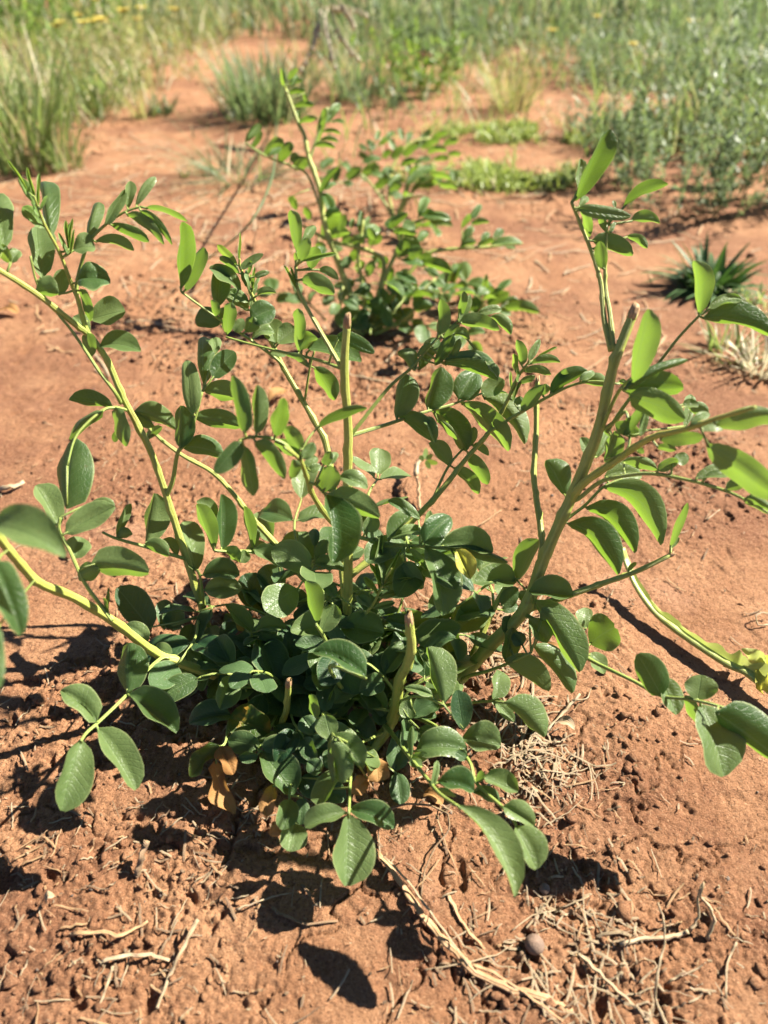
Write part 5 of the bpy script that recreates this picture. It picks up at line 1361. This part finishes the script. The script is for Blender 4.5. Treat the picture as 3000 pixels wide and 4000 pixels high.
# pulled-up pale weed on the right: stalk with curled leaf lobes, lying on the soil
wx0, wy0 = gpx(2850, 2600)
pw = empty('pulled_weed', (wx0, wy0, gz(wx0, wy0)), 'wilted pale yellow green weed stalk with curled lobes lying at the right', 'weed')
pts = [(2432, 2140, .030), (2450, 2200, .022), (2490, 2290, .014), (2560, 2385, .010), (2640, 2450, .009), (2740, 2520, .009), (2850, 2590, .009), (2920, 2620, .010), (3010, 2690, .010), (3080, 2740, .010)]
P = on_ground(pts, 0.001)
V, Fc, UV = tube_geo(P, np.interp(np.arange(len(P)), [0, 8, 20, len(P) - 1], [17 * .53 / FPX, 18 * .53 / FPX, 30 * .52 / FPX, 30 * .5 / FPX]), 10, ridge=.08, flat=0.4)
st = mesh_obj('stalk', V, Fc, M['paleweed'], pw, UV)
RV = []; RU = []
rk = np.random.RandomState(12)
upv = CAMV - P; upv /= np.linalg.norm(upv, axis=1)[:, None]
PT = smooth_path(P[6:], 4)
tg = np.gradient(PT, axis=0); tg /= np.linalg.norm(tg, axis=1)[:, None]
cv_ = CAMV - PT; cv_ /= np.linalg.norm(cv_, axis=1)[:, None]
sdv = np.cross(cv_, tg)            # points up and right of the stalk in the photograph
for a in range(len(PT)):
    f = a / (len(PT) - 1)
    w0 = (0.0012 + 0.0070 * f) * (0.25 + 1.35 * max(0.0, float(vnoise(np.array([a * 0.13]), np.array([3.3]), 77)[0]) + 0.42))
    for b, q in enumerate((0, .4, .75, 1.0)):
        RV.append(PT[a] + sdv[a] * (w0 * q + 0.0010) + cv_[a] * (0.0012 + q * 0.006 * f * float(vnoise(np.array([a * 0.11]), np.array([q * 1.2]), 78)[0])) + np.array([0, 0, .004 * q * f]))
        RU.append((0.5 + q / 2, f))
RF = [(a * 4 + b, a * 4 + b + 1, a * 4 + b + 5, a * 4 + b + 4) for a in range(len(PT) - 1) for b in range(3)]
mesh_obj('leaf_blade', RV, RF, M['leaf_pale'], pw, RU)
for i, (bu, bv, tu, tv, w, mt) in enumerate([(2930, 2600, 2975, 2545, 46, 'leaf_pale'), (2985, 2640, 3040, 2580, 50, 'leaf_yellow'), (2950, 2660, 3020, 2670, 40, 'leaf_yellow')]):
    P0 = on_ground([(bu, bv, .012), (bu + 1, bv, .012)])[0]; P1 = on_ground([(tu, tv, .022), (tu + 1, tv, .022)])[0]
    ax = P1 - P0; sd = np.cross(ax, CAMV - P0); sd /= np.linalg.norm(sd); W = w * .52 / FPX
    vd = (P0 - CAMV) / np.linalg.norm(P0 - CAMV)
    V, Fc, UV, fm = leaf_geo(P0, P1, -sd * W + vd * W * .7, sd * W - vd * W * .5, vd * .004, 70 + i, wav=.5)
    mesh_obj('lobe', V, Fc, M[mt], pw, UV)
# small seedling with a bare root in the middle
sx, sy = gpx(1640, 2010)
sd_ = empty('seedling', (sx, sy, gz(sx, sy)), 'tiny uprooted bright green seedling on bare soil in the centre', 'seedling')
stick('root', None, None, [(1625, 1860, .016), (1635, 1800, .020), (1660, 1785, .022)], 26, 'straw', 1.0, parent=sd_)
stick('stalk', None, None, [(1640, 1990, .001), (1636, 1930, .006), (1628, 1860, .016)], 22, 'straw_tan', 0.7, parent=sd_)
for i, (bu, bv, tu, tv) in enumerate([(1660, 1795, 1665, 1750), (1665, 1795, 1690, 1775), (1665, 1800, 1710, 1810), (1655, 1800, 1640, 1780), (1662, 1800, 1680, 1830)]):
    P0 = on_ground([(bu, bv, .022), (bu + 1, bv, .022)])[0]; P1 = on_ground([(tu, tv, .026), (tu + 1, tv, .026)])[0]
    sd = np.cross(P1 - P0, CAMV - P0); sd /= np.linalg.norm(sd)
    V, Fc, UV, fm = leaf_geo(P0, P1, -sd * .0022, sd * .0022, np.zeros(3), 90 + i)
    mesh_obj('leaf', V, Fc, M['leaf_y'], sd_, UV)

# crumbs of soil: nobody could count them
rs = np.random.RandomState(71)
ico_v = []
gr = (1 + 5 ** .5) / 2
for a, b in ((1, gr), (-1, gr), (1, -gr), (-1, -gr)):
    ico_v += [(0, a, b), (a, b, 0), (b, 0, a)]
ico_v = np.array(ico_v, float); ico_v /= np.linalg.norm(ico_v[0])
dm = np.linalg.norm(ico_v[:, None] - ico_v[None], axis=2)
e = dm[dm > 0.1].min() * 1.05
ico_f = np.array([(i, j, k) for i in range(12) for j in range(i + 1, 12) for k in range(j + 1, 12) if dm[i, j] < e and dm[j, k] < e and dm[i, k] < e])
ico_f = np.array([f if np.dot(np.cross(ico_v[f[1]] - ico_v[f[0]], ico_v[f[2]] - ico_v[f[0]]), ico_v[f[0]]) > 0 else (f[0], f[2], f[1]) for f in ico_f])
def scatter(n, xr, yr, seed, bias):
    r = np.random.RandomState(seed)
    X = r.uniform(*xr, n * 4); Y = r.uniform(*yr, n * 4)
    k = r.uniform(0, 1, n * 4) < bias(X, Y)
    return X[k][:n], Y[k][:n]
def crumbs(name, label, n, xr, yr, size, mat, seed, bias):
    X, Y = scatter(n, xr, yr, seed, bias)
    n = len(X)
    r = np.random.RandomState(seed + 1)
    S = size[0] + (size[1] - size[0]) * r.uniform(0, 1, n) ** 5
    V = ico_v[None] * r.uniform(.55, 1.35, (n, 12, 1)) * S[:, None, None] * r.uniform(.6, 1.3, (n, 1, 3))
    V[:, :, 2] *= 0.65
    V = V + np.stack([X, Y, ground_h(X, Y) + S * 0.25], 1)[:, None, :]
    Fc = (ico_f[None] + (np.arange(n) * 12)[:, None, None]).reshape(-1, 3)
    tag(mesh_obj(name, V.reshape(-1, 3), Fc, M[mat], smooth=False), label, 'soil', kind='stuff')
NEARX, NEARY = (-.34, .40), (.09, 1.0)
crumbs('soil_crumbs', 'loose red soil crumbs scattered over the ground', 13000, NEARX, NEARY, (.0004, .0034), 'soil', 81, lambda x, y: 0.015 + 0.985 * ground_rough(x, y) ** 1.5)
crumbs('soil_crumbs', 'darker clods of soil in the rough patches', 800, NEARX, NEARY, (.0006, .0058), 'clod', 83, lambda x, y: 0.03 + 0.97 * ground_rough(x, y) ** 2)
crumbs('soil_crumbs', 'dark chips scattered over the ground', 700, NEARX, (.09, .8), (.0004, .0016), 'chip', 85, lambda x, y: 0.2 + 0.8 * ground_rough(x, y))

# bits of straw
def litter(name, label, n, xr, yr, ln, wd, mat, seed, bias):
    X, Y = scatter(n, xr, yr, seed, bias)
    n = len(X)
    r = np.random.RandomState(seed + 1)
    az = r.uniform(0, 6.28, n); L = ln[0] + (ln[1] - ln[0]) * r.uniform(0, 1, n) ** 2.5; W = r.uniform(*wd, n)
    bend = r.normal(0, 0.28, n); ns = 5
    V = np.zeros((n, ns + 1, 3, 3)); UV = np.zeros((n, ns + 1, 3, 2))
    px_, py_ = X.copy(), Y.copy()
    for i in range(ns + 1):
        t = i / ns
        a = az + bend * (t - .5)
        if i:
            px_ = px_ + np.cos(a) * L / ns; py_ = py_ + np.sin(a) * L / ns
        z = ground_h(px_, py_) + 0.0008 + r.uniform(0, .0012, n) + L * 0.10 * abs(t - .5) * (r.uniform(0, 1, n))
        w = W * (0.5 + 0.5 * math.sin(math.pi * (0.15 + 0.7 * t)))
        for j, q in enumerate((-1, 0, 1)):
            V[:, i, j] = np.stack([px_ - np.sin(a) * w * q, py_ + np.cos(a) * w * q, z + (0.7 * w if q == 0 else 0)], 1)
            UV[:, i, j, 0] = 0.5 + q / 2; UV[:, i, j, 1] = t
    b = (np.arange(n) * (ns + 1) * 3)[:, None, None]
    k = (np.arange(ns) * 3)[None, :, None] + np.arange(2)[None, None, :]
    q = b + k
    Fc = np.stack([q, q + 1, q + 4, q + 3], -1).reshape(-1, 4)
    tag(mesh_obj(name, V.reshape(-1, 3), Fc, M[mat], None, UV.reshape(-1, 2)), label, 'litter', kind='stuff')
def lit_bias(x, y):
    b = 0.06 + 0.35 * ground_rough(x, y)
    for (u, v, q) in ((1850, 2500, .05), (2250, 3050, .05), (2150, 3650, .08), (450, 3650, .09), (1500, 3100, .08), (1700, 3250, .05), (900, 2900, .08), (1900, 2900, .05), (2450, 3800, .07), (700, 3400, .06)):
        b = np.maximum(b, blob(x, y, u, v, q))
    return b
litter('straw_litter', 'bits of pale straw scattered over the soil', 2000, NEARX, NEARY, (.0015, .018), (.00018, .0006), 'straw', 91, lit_bias)
litter('straw_litter', 'bits of brown straw scattered over the soil', 900, NEARX, NEARY, (.002, .020), (.0002, .0007), 'straw_tan', 93, lit_bias)
litter('straw_litter', 'dark weathered plant bits scattered over the soil', 1300, NEARX, NEARY, (.002, .016), (.0002, .0009), 'straw_dark', 95, lit_bias)
MIDX, MIDY = (-.75, .75), (.75, 2.3)
litter('straw_litter', 'longer pale straws lying about the middle distance', 800, MIDX, MIDY, (.012, .090), (.0006, .0016), 'straw', 101, lambda x, y: 0.1 + np.maximum(blob(x, y, 850, 800, .35), 0.6 * blob(x, y, 1750, 1150, .2)))
litter('straw_litter', 'brown straws lying about the middle distance', 800, MIDX, MIDY, (.010, .070), (.0006, .0018), 'straw_tan', 103, lambda x, y: 0.2 + blob(x, y, 850, 800, .3))
crumbs('soil_crumbs', 'soil lumps lying about the middle distance', 2200, (-.8, .8), (.8, 2.6), (.0010, .0065), 'soil', 105, lambda x, y: 0.02 + 0.98 * ground_rough(x, y) ** 2)
litter('straw_litter', 'pale straw clump in the litter right of the plant foot', 90, (gpx(1850, 2450)[0] - .035, gpx(1850, 2450)[0] + .04), (gpx(1850, 2550)[1] - .03, gpx(1850, 2400)[1] + .02), (.010, .036), (.0004, .0011), 'straw', 97, lambda x, y: np.ones_like(x))

def clump(label, u, v, rad, n, ln, mat, seed):
    cx, cy = gpx(u, v)
    litter('straw_litter', label, n, (cx - rad, cx + rad), (cy - rad, cy + rad), ln, (.00025, .0008), mat, seed, lambda x, y: np.exp(-((x - cx) ** 2 + (y - cy) ** 2) / (0.4 * rad * rad)))
clump('dry straw heaped on the soil below the right shoot', 2080, 2960, .04, 170, (.006, .028), 'straw', 111)
clump('tan straw heaped on the soil under the right shoot', 1900, 2480, .04, 150, (.008, .032), 'straw_tan', 113)
clump('straw scattered at the lower right under the twisted stems', 2300, 3700, .05, 120, (.006, .026), 'straw', 115)
